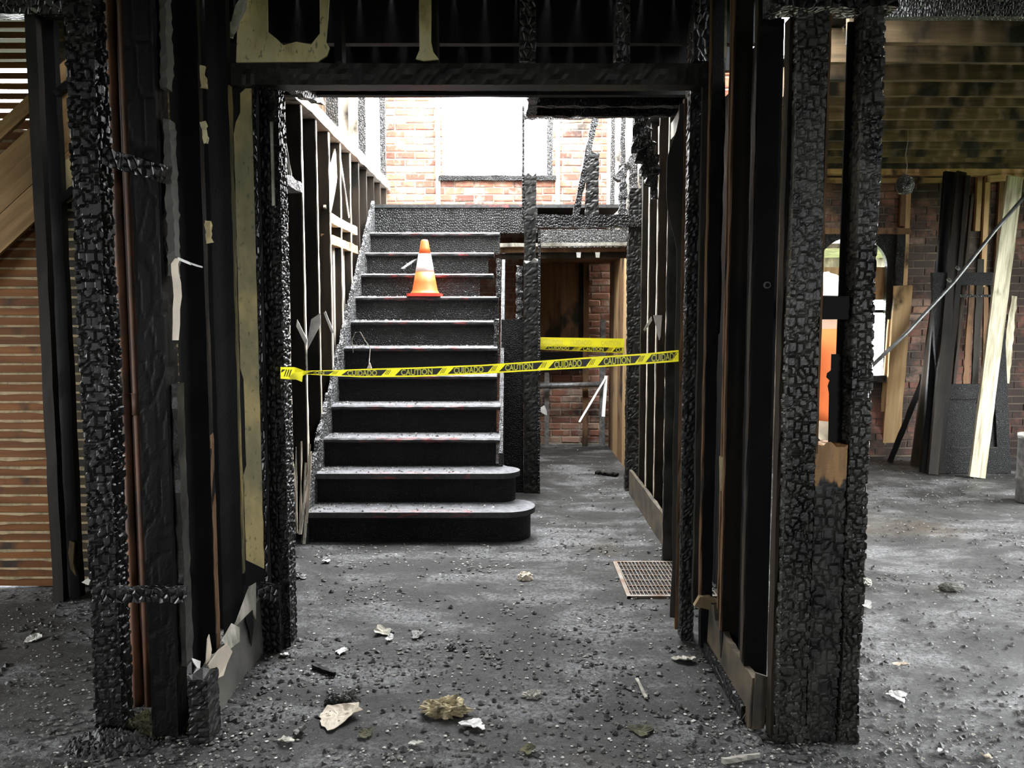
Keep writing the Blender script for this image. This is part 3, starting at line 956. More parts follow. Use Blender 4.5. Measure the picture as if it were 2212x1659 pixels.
# ------------------------------------------------------------------ staircase
ST = empty('staircase', (-0.75, 6.6, 0))
T(ST, 'charred black staircase with ash-dusted treads climbing to the landing', 'staircase')
RZ, GO, Y0 = 0.2035, 0.2575, 5.30
SX0, SX1 = -1.345, -0.115
STEPS = 12


def nosed_tread(x0, x1, yn, yb, zt, th=0.034, n=36):
    prof = [(yn + 0.012, zt - th), (yn, zt - th * 0.75), (yn - 0.002, zt - th * 0.35), (yn + 0.010, zt), (yb, zt), (yb, zt - th)]
    vs_, fs_ = [], []
    m_ = len(prof)
    for i in range(n + 1):
        x = x0 + (x1 - x0) * i / n
        for k, (y, z) in enumerate(prof):
            j = 0.006 * noise.noise(V((x * 14, zt * 9, k * 0.6))) if k < 4 else 0.002 * noise.noise(V((x * 20, zt, k)))
            vs_.append((x, y + j, z + j * 0.5))
    for i in range(n):
        for k in range(m_):
            fs_.append((i * m_ + k, (i + 1) * m_ + k, (i + 1) * m_ + (k + 1) % m_, i * m_ + (k + 1) % m_))
    fs_.append(tuple(range(m_)))
    fs_.append(tuple(reversed(range(n * m_, (n + 1) * m_))))
    return vs_, fs_


def bull_plan(xr, r, y0, yb, x0, inset):
    pts = [(x0, y0 + inset)]
    cx_, cy_ = xr - r, y0 + r
    for i in range(15):
        th = -R90 + (R90 * 1.75) * i / 14
        pts.append((cx_ + (r - inset) * math.cos(th), cy_ + (r - inset) * math.sin(th)))
    pts.append((SX1 + 0.02, yb))
    pts.append((x0, yb))
    return pts


for k in range(1, STEPS):
    yn = Y0 + (k - 1) * GO
    zt = k * RZ
    yb = yn + GO + 0.03
    if k <= 2:
        xr = 0.155 if k == 1 else 0.055
        rr_ = 0.20 if k == 1 else 0.14
        pl = bull_plan(xr, rr_, yn - 0.028, yb + 0.06, SX0, 0.0)
        MB().prism([(x, y, zt - 0.036) for (x, y) in pl], (0, 0, 0.036)).build('tread', M['tread'], ST)
        pl = bull_plan(xr, rr_, yn - 0.028, yb + 0.05, SX0, 0.03)
        MB().prism([(x, y, zt - RZ + (0.0 if k == 1 else 0.001)) for (x, y) in pl], (0, 0, RZ - 0.037)).build('riser', M['soot_panel'], ST)
    else:
        x1 = SX1 + (0.03 if k <= 4 else 0)
        if k in (9, 10):
            x1 = SX1 - 0.05
        v, f = nosed_tread(SX0, x1, yn - 0.028, yb, zt)
        mk('tread', v, f, M['tread'], ST)
        x1 = SX1 - (0.17 if k == 9 else (0.1 if k == 10 else 0))
        MB().beam((SX0, yn + 0.012, zt - 0.034 - (RZ - 0.036) / 2), (x1, yn + 0.012, zt - 0.034 - (RZ - 0.036) / 2), RZ - 0.036, 0.024, side=(0, 0, 1), segs=14, jit=0.0025).build('riser', M['soot_panel'] if k < 7 else M['char_fine'], ST)
# landing edge board and landing floor
yl = Y0 + 11 * GO
zl = ZZ(449, yl)
MB().beam((SX0, yl, zl - 0.12), (0.25, yl, zl - 0.12), 0.24, 0.04, side=(0, 0, 1), segs=30, jit=0.004).build('landing_riser', M['char_dust'], ST)
MB().box(SX0, 1.05, yl - 0.03, YB - 0.03, zl - 0.002, zl + 0.03).build('landing_floor', M['tread'], ST)
# skirt board with a ragged top along the wall, strung from the first step to the landing
n = 140
sv, sf = [], []
for i in range(n + 1):
    k = i / n
    y = Y0 - 0.06 + k * (11 * GO + 0.05)
    zt = (y - Y0) / GO * RZ + RZ + 0.13 + 0.06 * noise.noise(V((k * 22, 0, 2))) + 0.05 * noise.noise(V((k * 70, 3, 0))) + 0.05 * noise.noise(V((k * 190, 3, 5)))
    zb = max(0.0, (y - Y0) / GO * RZ - 0.16)
    off = 0.018 * noise.noise(V((k * 60, 7, 0)))
    sv += [(SX0 + 0.016 + off, y, zb), (SX0 + 0.016 + off, y, zt), (SX0 - 0.012, y, zt), (SX0 - 0.012, y, zb)]
for i in range(n):
    for j in range(4):
        sf.append((i * 4 + j, i * 4 + 4 + j, i * 4 + 4 + (j + 1) % 4, i * 4 + (j + 1) % 4))
sf += [(0, 1, 2, 3), (n * 4 + 3, n * 4 + 2, n * 4 + 1, n * 4)]
mk('skirt_board', sv, sf, M['char_pale'], ST)
# ash and crumbs lying on the treads
random.seed(77)
for (nm, cnt_, mt) in (('tread_cinders', 1500, 'chip_dark'), ('tread_ash', 1100, 'chip_grey'), ('tread_plaster', 350, 'chip_pale')):
    cb = MB()
    for q_ in range(cnt_):
        kk = random.randint(1, 11)
        yy = Y0 + (kk - 1) * GO - 0.02 + random.random() ** 0.7 * 0.25
        x_ = random.uniform(SX0 + 0.03, SX1 - (0.1 if kk > 8 else 0))
        if random.random() < 0.25:
            x_ = SX0 + 0.03 + abs(random.gauss(0, 0.06))
        s_ = 0.003 + 0.012 * random.random() ** 3
        zz = kk * RZ
        th_ = random.uniform(0, 6.28)
        vv = [(x_ + s_ * math.cos(th_ + i_ * 1.57) * random.uniform(0.6, 1), yy + s_ * math.sin(th_ + i_ * 1.57) * random.uniform(0.6, 1), zz) for i_ in range(4)]
        vv.append((x_, yy, zz + s_ * random.uniform(0.4, 1.0)))
        cb.add(vv, [(0, 1, 4), (1, 2, 4), (2, 3, 4), (3, 0, 4), (3, 2, 1, 0)])
    stuff(cb.build(nm, M[mt], ST))
# right stringer and the newel wall beside it
n = 10
MB().prism([(SX1 + 0.02, Y0 + 0.45, 0), (SX1 + 0.02, Y0 + 0.5, 0.5), (SX1 + 0.02, Y0 + 10.6 * GO, 2.1), (SX1 + 0.02, Y0 + 10.6 * GO, 1.75), (SX1 + 0.02, Y0 + 1.5, 0.0)], (0.03, 0, 0)).build('stringer', M['char_fine'], ST)
for (px, ya, yb_, Y) in ((1077, 560, 642, 7.05), (1072, 690, 800, 6.65)):
    MB().beam(P(px, yb_, Y), P(px, ya, Y), 0.035, 0.035, segs=14, jit=0.006).build('baluster_stub', M['char_pale'], ST)

YP = 6.78
pn = empty('newel_panel', (0.0, YP, 0))
T(pn, 'soot-black panel and newel casing closing the side of the stairs', 'panel')
xa, xb, xc = XX(1083, YP), XX(1131, YP), XX(1166, YP)
zt = ZZ(690, YP)
poly = [(xa, YP, 0), (xb, YP, 0), (xb, YP, zt + 0.01)]
for i in range(1, 9):
    poly.append((xb + (xa - xb) * i / 9, YP, zt + 0.015 * noise.noise(V((i * 1.3, 0, 0)))))
poly.append((xa, YP, zt))
MB().prism(poly, (0, 0.03, 0)).build('panel', M['soot_panel'], pn)
char_post('casing', xb, xc - 0.012, YP - 0.02, YP + 0.09, 0, ZZ(565, YP), res=0.016, cell=0.04, depth=0.006, erode=0.008, seed=5.5, mat=M['char_big'], parent=pn, top_jag=0.05)
MB().beam((xc - 0.006, YP - 0.03, 0), (xc - 0.006, YP - 0.03, ZZ(500, YP)), 0.018, 0.02, segs=30, jit=0.003).build('edge_bead', M['char_dust'], pn)
MB().beam(P(1122, 690, YP + 0.06), P(1122, 575, YP + 0.06), 0.05, 0.05, segs=18, jit=0.01).build('splintered_stub', M['char_pale'], pn)
o = char_post('stair_post', XX(1132, 6.92), XX(1158, 6.92), 6.92, 7.0, 0, ZZ(376, 6.92), res=0.016, cell=0.04, depth=0.006, erode=0.008, seed=8.5, mat=M['char_big'], top_jag=0.05)
T(o, 'burnt-off stair post standing before the bright window', 'post')
MB().beam((XX(1130, 6.9), 6.95, ZZ(480, 6.9)), (XX(1130, 6.9), 6.95, ZZ(225, 6.9)), 0.018, 0.03, segs=20, jit=0.002).build('splinter', M['char'], o)

# landing beam over the passage and what is under it
lb = empty('landing_frame', (0.6, 6.85, 0))
T(lb, 'charred landing beam and ash-grey fascia over the back passage', 'beam')
MB().beam((XX(1158, 6.85), 6.85, ZZ(478, 6.85)), (XX(1392, 6.85), 6.85, ZZ(478, 6.85)), 0.10, 0.07, side=(0, 0, 1), segs=24, jit=0.005).build('beam', M['char_dust'], lb)
MB().beam((XX(1165, 7.3), 7.3, ZZ(517, 7.3)), (XX(1362, 7.3), 7.3, ZZ(517, 7.3)), 0.17, 0.04, side=(0, 0, 1), segs=20, jit=0.004).build('fascia', M['char_pale'], lb)
MB().box(XX(1150, 7.3), 1.05, 8.3, 9.28, ZZ(490, 7.3) - 0.02, ZZ(490, 7.3)).build('deck', M['black'], lb)
for (py, dz, dy, m) in ((530, 0.03, 0.0, 'plaster'), (541, 0.04, 0.03, 'wood_brown'), (553, 0.05, 0.06, 'stud_smoked')):
    MB().beam((XX(1080, 7.2), 7.2 + dy, ZZ(py, 7.2)), (1.08, 7.2 + dy, ZZ(py - 3, 7.2)), dz, 0.05, side=(0, 0, 1), segs=10, jit=0.002).build('moulding', M[m], lb)
MB().beam((XX(1120, 8.8), 8.8, ZZ(562, 8.8)), (1.08, 8.8, ZZ(562, 8.8)), 0.02, 0.9, side=(0, 0, 1)).build('soffit', M['wood_brown'], lb)
for (px, m) in ((1250, 'paper_white'), (1291, 'plaster')):
    MB().prism([P(px - 5, 545, 7.15), P(px + 5, 545, 7.15), P(px + 4, 557, 7.15), P(px - 4, 556, 7.15)], (0, 0.005, 0)).build('hanging_scrap', M[m], lb)
lb2 = MB().beam(P(1243, 466, 6.9), P(1286, 252, 6.9), 0.07, 0.05, side=(0, 1, 0), segs=22, jit=0.006).build('charred_strut', M['char_dust'])
T(lb2, 'black strut leaning above the landing beam in front of the brick', 'strut')
o = char_post('burnt_stub', XX(1263, 6.88), XX(1291, 6.88), 6.86, 6.92, ZZ(466, 6.88), ZZ(328, 6.88), res=0.014, cell=0.035, depth=0.008, erode=0.01, seed=12.2, mat=M['char_big'], top_jag=0.08)
T(o, 'short burnt stub standing upright on the landing beam', 'post')
o = MB().beam(P(1131, 253, 6.92), P(1292, 251, 6.92), 0.04, 0.04, side=(0, 0, 1), segs=18, jit=0.005).build('charred_rail', M['char_dust'])
T(o, 'charred upper rail crossing in front of the stairwell window', 'rail')
o = MB().beam(P(1160, 224, 6.4), P(1395, 238, 6.4), 0.10, 0.06, side=(0, 0, 1), segs=24, jit=0.006).build('upper_floor_beam', M['char_dust'])
T(o, 'crackled upper floor beam at the right above the stairwell', 'beam')
for (px0, py0, px1, py1, Y, w) in ((1330, 372, 1392, 300, 7.2, 0.06), (1392, 300, 1440, 205, 6.0, 0.08), (1372, 460, 1380, 262, 6.9, 0.09)):
    pass
rm = empty('charred_remnants', tuple(P(1390, 480, 6.9)))
T(rm, 'ragged burnt framing remnants hanging over the right end of the landing', 'debris')
for (px0, py0, px1, py1, Y, w, m) in ((1330, 388, 1392, 318, 7.2, 0.06, 'char_pale'), (1376, 330, 1396, 255, 6.9, 0.10, 'char_dust'), (1388, 470, 1398, 262, 6.9, 0.07, 'char_dust'),
                                      (1400, 330, 1436, 222, 6.2, 0.12, 'char_dust'), (1345, 465, 1345, 360, 7.6, 0.07, 'char_pale'), (1365, 465, 1372, 340, 7.5, 0.08, 'char_pale'), (1398, 470, 1425, 300, 6.5, 0.05, 'char_fine')):
    MB().beam(P(px0, py0, Y), P(px1, py1, Y), w, 0.03, segs=16, jit=0.010).build('remnant', M[m], rm)

# ------------------------------------------------------------------ back passage details
YQ = YB - 0.04
bd = MB().box(XX(1150, YQ), XX(1210, YQ) - 0.002, YQ - 0.03, YQ - 0.015, ZZ(738, YQ), ZZ(556, YQ)).build('boarded_window', M['wood_brown'])
MB().box(XX(1210, YQ), XX(1250, YQ), YQ - 0.034, YQ - 0.015, ZZ(738, YQ), ZZ(556, YQ)).build('board', M['wood_brown'], bd)
MB().box(XX(1250, YQ), XX(1269, YQ), YQ - 0.07, YQ - 0.015, ZZ(790, YQ), ZZ(553, YQ)).build('window_frame', M['black'], bd)
MB().box(XX(1150, YQ), XX(1262, YQ), YQ - 0.08, YQ - 0.01, ZZ(800, YQ), ZZ(760, YQ)).build('window_ledge', M['black'], bd)
T(bd, 'brown plywood boarding over a dark window frame in the back passage', 'boarding')
for (px, ya, yb_, m, w, lab) in ((1182, 805, 962, 'metal', 0.05, 'grey upright batten against brick below the boarded window'),
                                 (1266, 560, 965, 'wood_brown', 0.06, 'long brown upright batten beside the boarded window'),
                                 (1303, 690, 960, 'metal', 0.06, 'grey upright batten in the far right corner of the passage')):
    z0 = max(0.0, ZZ(yb_, YQ - 0.1))
    o = MB().beam((XX(px, YQ - 0.1), YQ - 0.1, 0.0), (XX(px, YQ - 0.1), YQ - 0.1, ZZ(ya, YQ - 0.1)), w, 0.03, segs=12, jit=0.003).build('batten', M[m])
    T(o, lab, 'batten')
o = MB().tube([(XX(1150, YQ - 0.2), YQ - 0.2, ZZ(834, YQ - 0.2)), (XX(1305, YQ - 0.2), YQ - 0.2, ZZ(830, YQ - 0.2))], 0.03, 12).build('wall_pipe', M['metal'], smooth=True)
T(o, 'grey horizontal pipe along the brick at the back of the passage', 'pipe')
o = MB().beam(P(1251, 912, 8.6), P(1309, 815, 9.0), 0.02, 0.012, side=(1, 0, 0), segs=6, jit=0.001).build('leaning_strip', M['reflective'])
T(o, 'thin white strip leaning diagonally before the passage brick', 'strip')
o = MB().beam(P(1303, 900, 8.9), P(1309, 812, 9.0), 0.035, 0.02, side=(1, 0, 0), segs=6, jit=0.001).build('hanging_strip', M['reflective'])
T(o, 'short white upright strip at the passage corner', 'strip')
o = MB().prism([P(1168, 881, 8.8), P(1176, 876, 8.8), P(1181, 888, 8.8), P(1182, 897, 8.8), P(1176, 895, 8.8), P(1168, 890, 8.8)], (0, 0.03, 0)).build('white_rag', M['paper_white'])
T(o, 'white rag hanging low beside the newel panel in the back passage', 'rag')

# ------------------------------------------------------------------ return wall and posts, left of the opening
rl = empty('wall_return_left', (-1.19, 3.2, 0))
S(rl, 'open studs of the short return wall on the left of the opening')
for (pa, pb, Y) in ((388, 443, 3.10), (462, 506, 3.40)):
    x0_, x1_ = XX(pa, Y), XX(pb, Y)
    MB().beam(((x0_ + x1_) / 2, Y + 0.022, 0.03), ((x0_ + x1_) / 2, Y + 0.022, 3.04), x1_ - x0_, 0.044, segs=30, jit=0.0018).build('stud', M['black'], rl)
x = XX(446, 3.12)
MB().beam((x, 3.125, 0.2), (x, 3.125, 1.05), 0.006, 0.04, segs=20, jit=0.002).build('stud_edge', M['wood_brown'], rl)
MB().beam((x, 3.125, 1.05), (x, 3.125, 3.04), 0.006, 0.03, segs=24, jit=0.003).build('stud_edge', M['stud_smoked'], rl)
x = XX(509, 3.42)
MB().beam((x, 3.42, 0.4), (x, 3.42, 2.4), 0.01, 0.03, segs=24, jit=0.003).build('stud_edge', M['yellow'], rl)
for (px, py) in ((436, 165), (440, 285), (449, 500)):
    MB().beam(P(px, py - 22, 3.08), P(px + 4, py + 24, 3.08), 0.02, 0.008, segs=5, jit=0.005).build('paper_shred', M['yellow_burnt'], rl)
MB().box(-1.27, -1.14, 2.92, 3.6, 0.0, 0.06).build('sole_plate', M['char'], rl)
# yellow plaster strip
Yp = 3.60
zt0 = 2.46
poly = []
xl_, xr_ = XX(516, Yp), XX(556, Yp)
for i in range(40):
    z = 0.40 + (2.25 - 0.40) * i / 39
    poly.append((xl_ + 0.004 * noise.noise(V((z * 25, 1, 0))) + (0.012 if 0.8 < z < 1.25 else 0), Yp, z))
poly += [(xl_ + 0.01, Yp, 2.30), (xl_ + 0.03, Yp, 2.34), (xl_ + 0.032, Yp, 2.42), (xl_ + 0.055, Yp, 2.44), (xr_, Yp, 2.44)]
for i in range(40):
    z = 2.40 - (2.40 - 0.36) * i / 39
    poly.append((xr_ + 0.004 * noise.noise(V((z * 25, 9, 0))), Yp, z))
MB().prism(poly, (0, 0.02, 0)).build('plaster_strip', M['yellow'], rl)
MB().box(xl_ - 0.02, xr_ + 0.01, Yp + 0.021, Yp + 0.05, 0, 2.46).build('stud', M['black'], rl)

o = char_post('charred_post', XX(180, 2.85), XX(243, 2.85), 2.80, 2.90, 0, 3.04, res=0.006, cell=0.029, depth=0.009, erode=0.010, seed=1.3, mat=M['char_big'])
T(o, 'outermost left charred post with deep alligator cracks', 'post')
o = char_post('charred_post', XX(306, 2.85), XX(366, 2.85), 2.80, 2.90, 0, 3.04, res=0.0085, cell=0.05, depth=0.0025, erode=0.006, seed=2.9, zs=0.3, mat=M['black'])
T(o, 'flat black charred post just right of the rusty pipes', 'post')
pl_ = MB()
for (za, zb, w) in ((2.20, 2.6, 0.028), (1.95, 2.2, 0.02), (1.52, 1.93, 0.028), (0.25, 1.2, 0.016)):
    pl_.beam((XX(366, 2.85) + w / 2, 2.86, za), (XX(366, 2.85) + w / 2, 2.86, zb), w, 0.06, segs=14, jit=0.003)
x = XX(366, 2.85) + 0.018
pc = MB().beam((x, 2.86, 1.62), (x, 2.86, 2.14), 0.024, 0.05, segs=30, jit=0.004).build('plaster_edge', M['chip_grey'], o)
MB().beam((x - 0.004, 2.86, 2.24), (x + 0.004, 2.86, 2.62), 0.022, 0.05, segs=20, jit=0.004).build('plaster_edge', M['chip_grey'], o)
MB().beam((x - 0.004, 2.86, 0.25), (x - 0.004, 2.86, 1.25), 0.022, 0.06, segs=24, jit=0.003).build('plaster_edge', M['char_grey'], o)
# the curled pale strip hanging on that post
o = empty('peeled_strip', tuple(P(378, 740, 2.84)))
T(o, 'cream peeled strip curling off the post beside the pipes', 'strip')
cl = [(379, 735), (381, 700), (381, 668), (384, 640), (382, 610), (378, 588), (377, 570), (384, 558)]
b = MB()
for i, (px, py) in enumerate(cl):
    w = (7, 8, 8, 9, 9, 8, 8, 6)[i]
    b.v += [P(px - w, py, 2.80), P(px + w, py, 2.78), P(px + w, py, 2.795), P(px - w, py, 2.815)]
for i in range(len(cl) - 1):
    for k in range(4):
        b.f.append([i * 4 + k, i * 4 + (k + 1) % 4, i * 4 + 4 + (k + 1) % 4, i * 4 + 4 + k])
b.f += [[3, 2, 1, 0], [28, 29, 30, 31]]
b.build('curl', M['paper'], o)
MB().beam(P(384, 558, 2.79), P(412, 570, 2.72), 0.008, 0.002, segs=3, jit=0.001, side=(0, 0, 1)).build('tip', M['paper_white'], o)
MB().beam(P(411, 569, 2.72), P(437, 577, 2.69), 0.006, 0.002, segs=3, jit=0.001, side=(0, 0, 1)).build('tip', M['paper_white'], o)

for (px, lab) in ((265, 'rusty vertical pipe nearer the cracked post on the left'), (292, 'rusty vertical pipe nearer the flat black post on the left')):
    o = empty('rusty_pipe', (XX(px, 3.05), 3.05, 0))
    T(o, lab, 'pipe', 'rusty pipes at the left')
    x = XX(px, 3.05)
    MB().tube([(x, 3.05, z * 0.304) for z in range(11)], 0.0215, 14).build('pipe_shaft', M['rust'], o, smooth=True)
    MB().tube([(x, 3.05, 1.12), (x, 3.05, 1.2)], 0.027, 14).build('coupling', M['rust'], o, smooth=True)
# rail and block across the pipes
o = MB().beam((XX(206, 2.8), 2.77, ZZ(1283, 2.77)), (XX(388, 2.8), 2.77, ZZ(1283, 2.77)), 0.045, 0.05, side=(0, 0, 1), segs=18, jit=0.003).build('cross_rail', M['char'])
T(o, 'low black rail nailed across the posts in front of the pipes', 'rail')
o = MB().beam(P(228, 338, 2.79), P(352, 376, 2.79), 0.055, 0.05, side=(0, 0, 1), segs=14, jit=0.004).build('cross_block', M['char'])
T(o, 'sagging black block bridging the posts high across the pipes', 'block')
# stub at the wall foot
o = char_post('charred_stub', XX(392, 2.82), XX(437, 2.82), 2.76, 2.86, 0, 0.235, res=0.008, cell=0.03, depth=0.006, erode=0.010, seed=6.1, mat=M['char_big'], top_jag=0.02)
T(o, 'short charred stub at the near end of the left baseboard', 'post')

# left baseboard with peeled paper
bl = empty('baseboard_left', (-1.12, 3.2, 0))
S(bl, 'smoked baseboard of the left return wall with paper peeling off')
n = 26
bv, bf = [], []
for i in range(n + 1):
    k = i / n
    y = 2.86 + k * 0.72
    zt = 0.215 + 0.02 * noise.noise(V((k * 9, 0, 4))) + (0.03 if k > 0.55 else 0)
    off = 0.006 * noise.noise(V((k * 5, 2, 0)))
    bv += [(-1.098 + off, y, 0.0), (-1.108 + off, y, zt), (-1.128 + off, y, zt), (-1.124 + off, y, 0.0)]
for i in range(n):
    for j in range(4):
        bf.append((i * 4 + j, i * 4 + 4 + j, i * 4 + 4 + (j + 1) % 4, i * 4 + (j + 1) % 4))
bf += [(0, 1, 2, 3), (n * 4 + 3, n * 4 + 2, n * 4 + 1, n * 4)]
mk('board', bv, bf, M['baseboard'], bl)


def sheet(name, pts, mat, parent=None, thick=(0, 0.002, 0)):
    return MB().prism(pts, thick).build(name, mat, parent)


def scrap(name, cx_, cy_, r, mat, parent=None, lift=0.02, seed=0, n=11, asp=1.0, rot=0.0, z=0.004, crumple=0.5):
    """a torn, curled flat scrap lying on the floor"""
    vs_, fs_ = [], []
    rings = 6
    random.seed(seed + 991)
    rad = [r * random.uniform(0.78, 1.1) * (0.88 + 0.2 * math.sin((2 + seed % 3) * 2 * math.pi * _ / n + seed)) for _ in range(n)]
    for q in range(rings + 1):
        for i in range(n):
            th = 2 * math.pi * i / n
            a = rad[i] * q / rings
            x, y = a * math.cos(th) * asp, a * math.sin(th)
            xx, yy = x * math.cos(rot) - y * math.sin(rot), x * math.sin(rot) + y * math.cos(rot)
            zz = z + lift * (q / rings) ** 2 * max(0, math.sin(th * 1.0 + seed) + 0.4) + crumple * 0.022 * abs(noise.noise(V((xx * 30, yy * 30, seed)))) + crumple * 0.008 * abs(noise.noise(V((xx * 90, yy * 90, seed))))
            vs_.append((cx_ + xx, cy_ + yy, zz))
    m_ = len(vs_)
    vs_ += [(v[0], v[1], v[2] + 0.0025) for v in vs_]
    for q in range(rings):
        for i in range(n):
            a, b_, c, d = q * n + i, q * n + (i + 1) % n, (q + 1) * n + (i + 1) % n, (q + 1) * n + i
            fs_.append((d, c, b_, a))
            fs_.append((a + m_, b_ + m_, c + m_, d + m_))
    for i in range(n):
        a, b_ = rings * n + i, rings * n + (i + 1) % n
        fs_.append((a, b_, b_ + m_, a + m_))
    return mk(name, vs_, fs_, mat, parent)


def flap(name, pts, mat, parent):
    return MB().prism(pts, (-0.003, 0, 0)).build(name, mat, parent)


flap('peeled_paper', [(-1.100, 2.90, 0.225), (-1.092, 2.98, 0.245), (-1.085, 3.06, 0.24), (-1.080, 3.10, 0.19), (-1.084, 3.05, 0.165), (-1.082, 3.0, 0.14), (-1.09, 2.95, 0.15), (-1.096, 2.91, 0.17)], M['paper'], bl)
flap('peeled_paper', [(-1.105, 3.06, 0.25), (-1.10, 3.16, 0.28), (-1.09, 3.22, 0.24), (-1.085, 3.2, 0.19), (-1.09, 3.1, 0.20)], M['plaster'], bl)
flap('peeled_paper', [(-1.12, 2.87, 0.215), (-1.135, 2.86, 0.25), (-1.15, 2.88, 0.26), (-1.13, 2.91, 0.235)], M['paper_white'], bl)
flap('peeled_paper', [(-1.115, 2.92, 0.22), (-1.118, 2.95, 0.30), (-1.12, 2.975, 0.31), (-1.115, 2.98, 0.25), (-1.11, 2.95, 0.22)], M['paper'], bl)
flap('peeled_paper', [(-1.112, 3.22, 0.24), (-1.112, 3.42, 0.34), (-1.108, 3.50, 0.33), (-1.10, 3.46, 0.18), (-1.10, 3.40, 0.24)], M['plaster'], bl)
flap('torn_hole', [(-1.094, 3.30, 0.25), (-1.094, 3.40, 0.245), (-1.094, 3.41, 0.17), (-1.094, 3.37, 0.10), (-1.094, 3.35, 0.17)], M['black'], bl)

# post at the back left corner of the opening
pe = empty('corner_post', (XX(585, 3.62), 3.65, 0))
T(pe, 'double charred corner post left of the stairs with plinth block', 'post')
MB().beam(((XX(557, 3.6) + XX(590, 3.6)) / 2, 3.63, 0), ((XX(557, 3.6) + XX(590, 3.6)) / 2, 3.63, 2.45), XX(590, 3.6) - XX(557, 3.6), 0.06, segs=40, jit=0.002).build('casing', M['char'], pe)
MB().beam((XX(566, 3.58), 3.595, 0.3), (XX(566, 3.58), 3.595, 2.45), 0.014, 0.014, segs=30, jit=0.002).build('casing_bead', M['black'], pe)
char_post('shaft', XX(589, 3.6), XX(612, 3.6), 3.60, 3.72, 0, 2.46, res=0.006, cell=0.024, depth=0.008, erode=0.004, seed=4.4, zs=0.9, mat=M['char_big'], parent=pe)
MB().box(XX(541, 3.56), XX(590, 3.56), 3.54, 3.60, 0, 0.30).build('plinth_block', M['char'], pe)
MB().box(XX(592, 3.58), XX(598, 3.58), 3.588, 3.60, 1.95, 2.30).build('bright_strip', M['plaster'], pe)

# ------------------------------------------------------------------ header over the opening
hb = empty('header_beam', (-0.15, 3.6, 2.46))
T(hb, 'long charred header beam over the opening with short studs above', 'beam')
v, f = char_mesh(XX(512, 3.6) - 0.03, XX(1530, 3.6) + 0.02, 3.56, 3.66, ZZ(183, 3.56), ZZ(136, 3.56), res=0.018, cell=0.04, depth=0.004, erode=0.006, seed=7.7)
mk('beam', v, f, M['char_big'], hb)
for (pa, pb, m) in ((735, 750, 'black'), (932, 950, 'stud_smoked'), (1122, 1156, 'char'), (1322, 1352, 'char'), (1486, 1536, 'char')):
    MB().beam(((XX(pa, 3.6) + XX(pb, 3.6)) / 2, 3.62, ZZ(136, 3.6)), ((XX(pa, 3.6) + XX(pb, 3.6)) / 2, 3.62, 3.04), XX(pb, 3.6) - XX(pa, 3.6), 0.09, segs=8, jit=0.002).build('cripple_stud', M[m], hb)
o = MB().prism([P(*q, 3.55) for q in ((510, 134), (512, 70), (540, -40), (577, -40), (578, 68), (598, 84), (612, 98), (640, 90), (672, 96), (691, 72), (690, -40), (713, -40), (708, 40), (704, 90), (712, 103), (706, 120), (686, 133))], (0, 0.012, 0)).build('plaster_remnant', M['yellow_burnt'])
T(o, 'heat-browned yellow plaster corner with a burnt hole above the header', 'plaster')
o = MB().prism([P(*q, 3.55) for q in ((905, -40), (932, -40), (931, 90), (936, 112), (948, 128), (915, 131), (898, 127), (906, 108))], (0, 0.012, 0)).build('plaster_remnant', M['yellow_burnt'])
T(o, 'narrow yellow plaster strip on a short stud above the header', 'plaster')
o = MB().beam(P(540, -30, 3.5), P(494, 80, 3.5), 0.03, 0.02, segs=10, jit=0.006).build('splintered_lath', M['plaster'])
T(o, 'splintered grey lath hanging left of the yellow plaster corner', 'lath')
o = MB().beam(P(560, 150, 3.75), P(690, 215, 4.9), 0.06, 0.05, side=(0, 0, 1), segs=16, jit=0.008).build('hanging_brace', M['char'])
T(o, 'charred brace running back under the header at the left', 'brace')

# ------------------------------------------------------------------ return wall and posts, right of the opening
rr = empty('wall_return_right', (0.9, 3.3, 0))
S(rr, 'open studs of the short return wall on the right of the opening')
for (pa, pb, Y, m) in ((1626, 1671, 2.98, 'black'), (1576, 1612, 3.28, 'stud_black'), (1528, 1552, 3.52, 'black')):
    x0_, x1_ = XX(pa, Y), XX(pb, Y)
    MB().beam(((x0_ + x1_) / 2, Y + 0.022, 0.03), ((x0_ + x1_) / 2, Y + 0.022, 3.04), x1_ - x0_, 0.044, segs=30, jit=0.0018).build('stud', M[m], rr)
    MB().beam((x0_ - 0.003, Y + 0.022, 0.2), (x0_ - 0.003, Y + 0.022, 3.0), 0.006, 0.03, segs=30, jit=0.002).build('stud_edge', M['stud_smoked' if Y < 3.2 else 'wood_brown'], rr)
MB().beam((XX(1566, 3.4), 3.4, 0.25), (XX(1566, 3.4), 3.4, 3.0), 0.008, 0.016, segs=30, jit=0.002).build('lath_strip', M['wood_brown'], rr)
MB().beam((XX(1515, 3.6), 3.6, 0.2), (XX(1515, 3.6), 3.6, 3.0), 0.03, 0.03, segs=30, jit=0.002).build('lath_strip', M['wood_dark'], rr)
for k in range(5):
    MB().beam((0.972, 3.15 + k * 0.138, 0), (0.972, 3.15 + k * 0.138, 2.55), 0.016, 0.134, segs=3, jit=0.001).build('sheathing_board', M['black'], rr)
ho = MB().tube([(XX(1655, 2.97), 2.972, ZZ(616, 2.97)), (XX(1655, 2.97), 2.962, ZZ(616, 2.97))], 0.012, 16).build('grommet', M['metal'], rr)
MB().tube([(XX(1655, 2.97), 2.970, ZZ(616, 2.97)), (XX(1655, 2.97), 2.9595, ZZ(616, 2.97))], 0.008, 16).build('grommet_hole', M['black'], rr)
MB().box(0.84, 0.96, 2.92, 3.62, 0.0, 0.06).build('sole_plate', M['char'], rr)
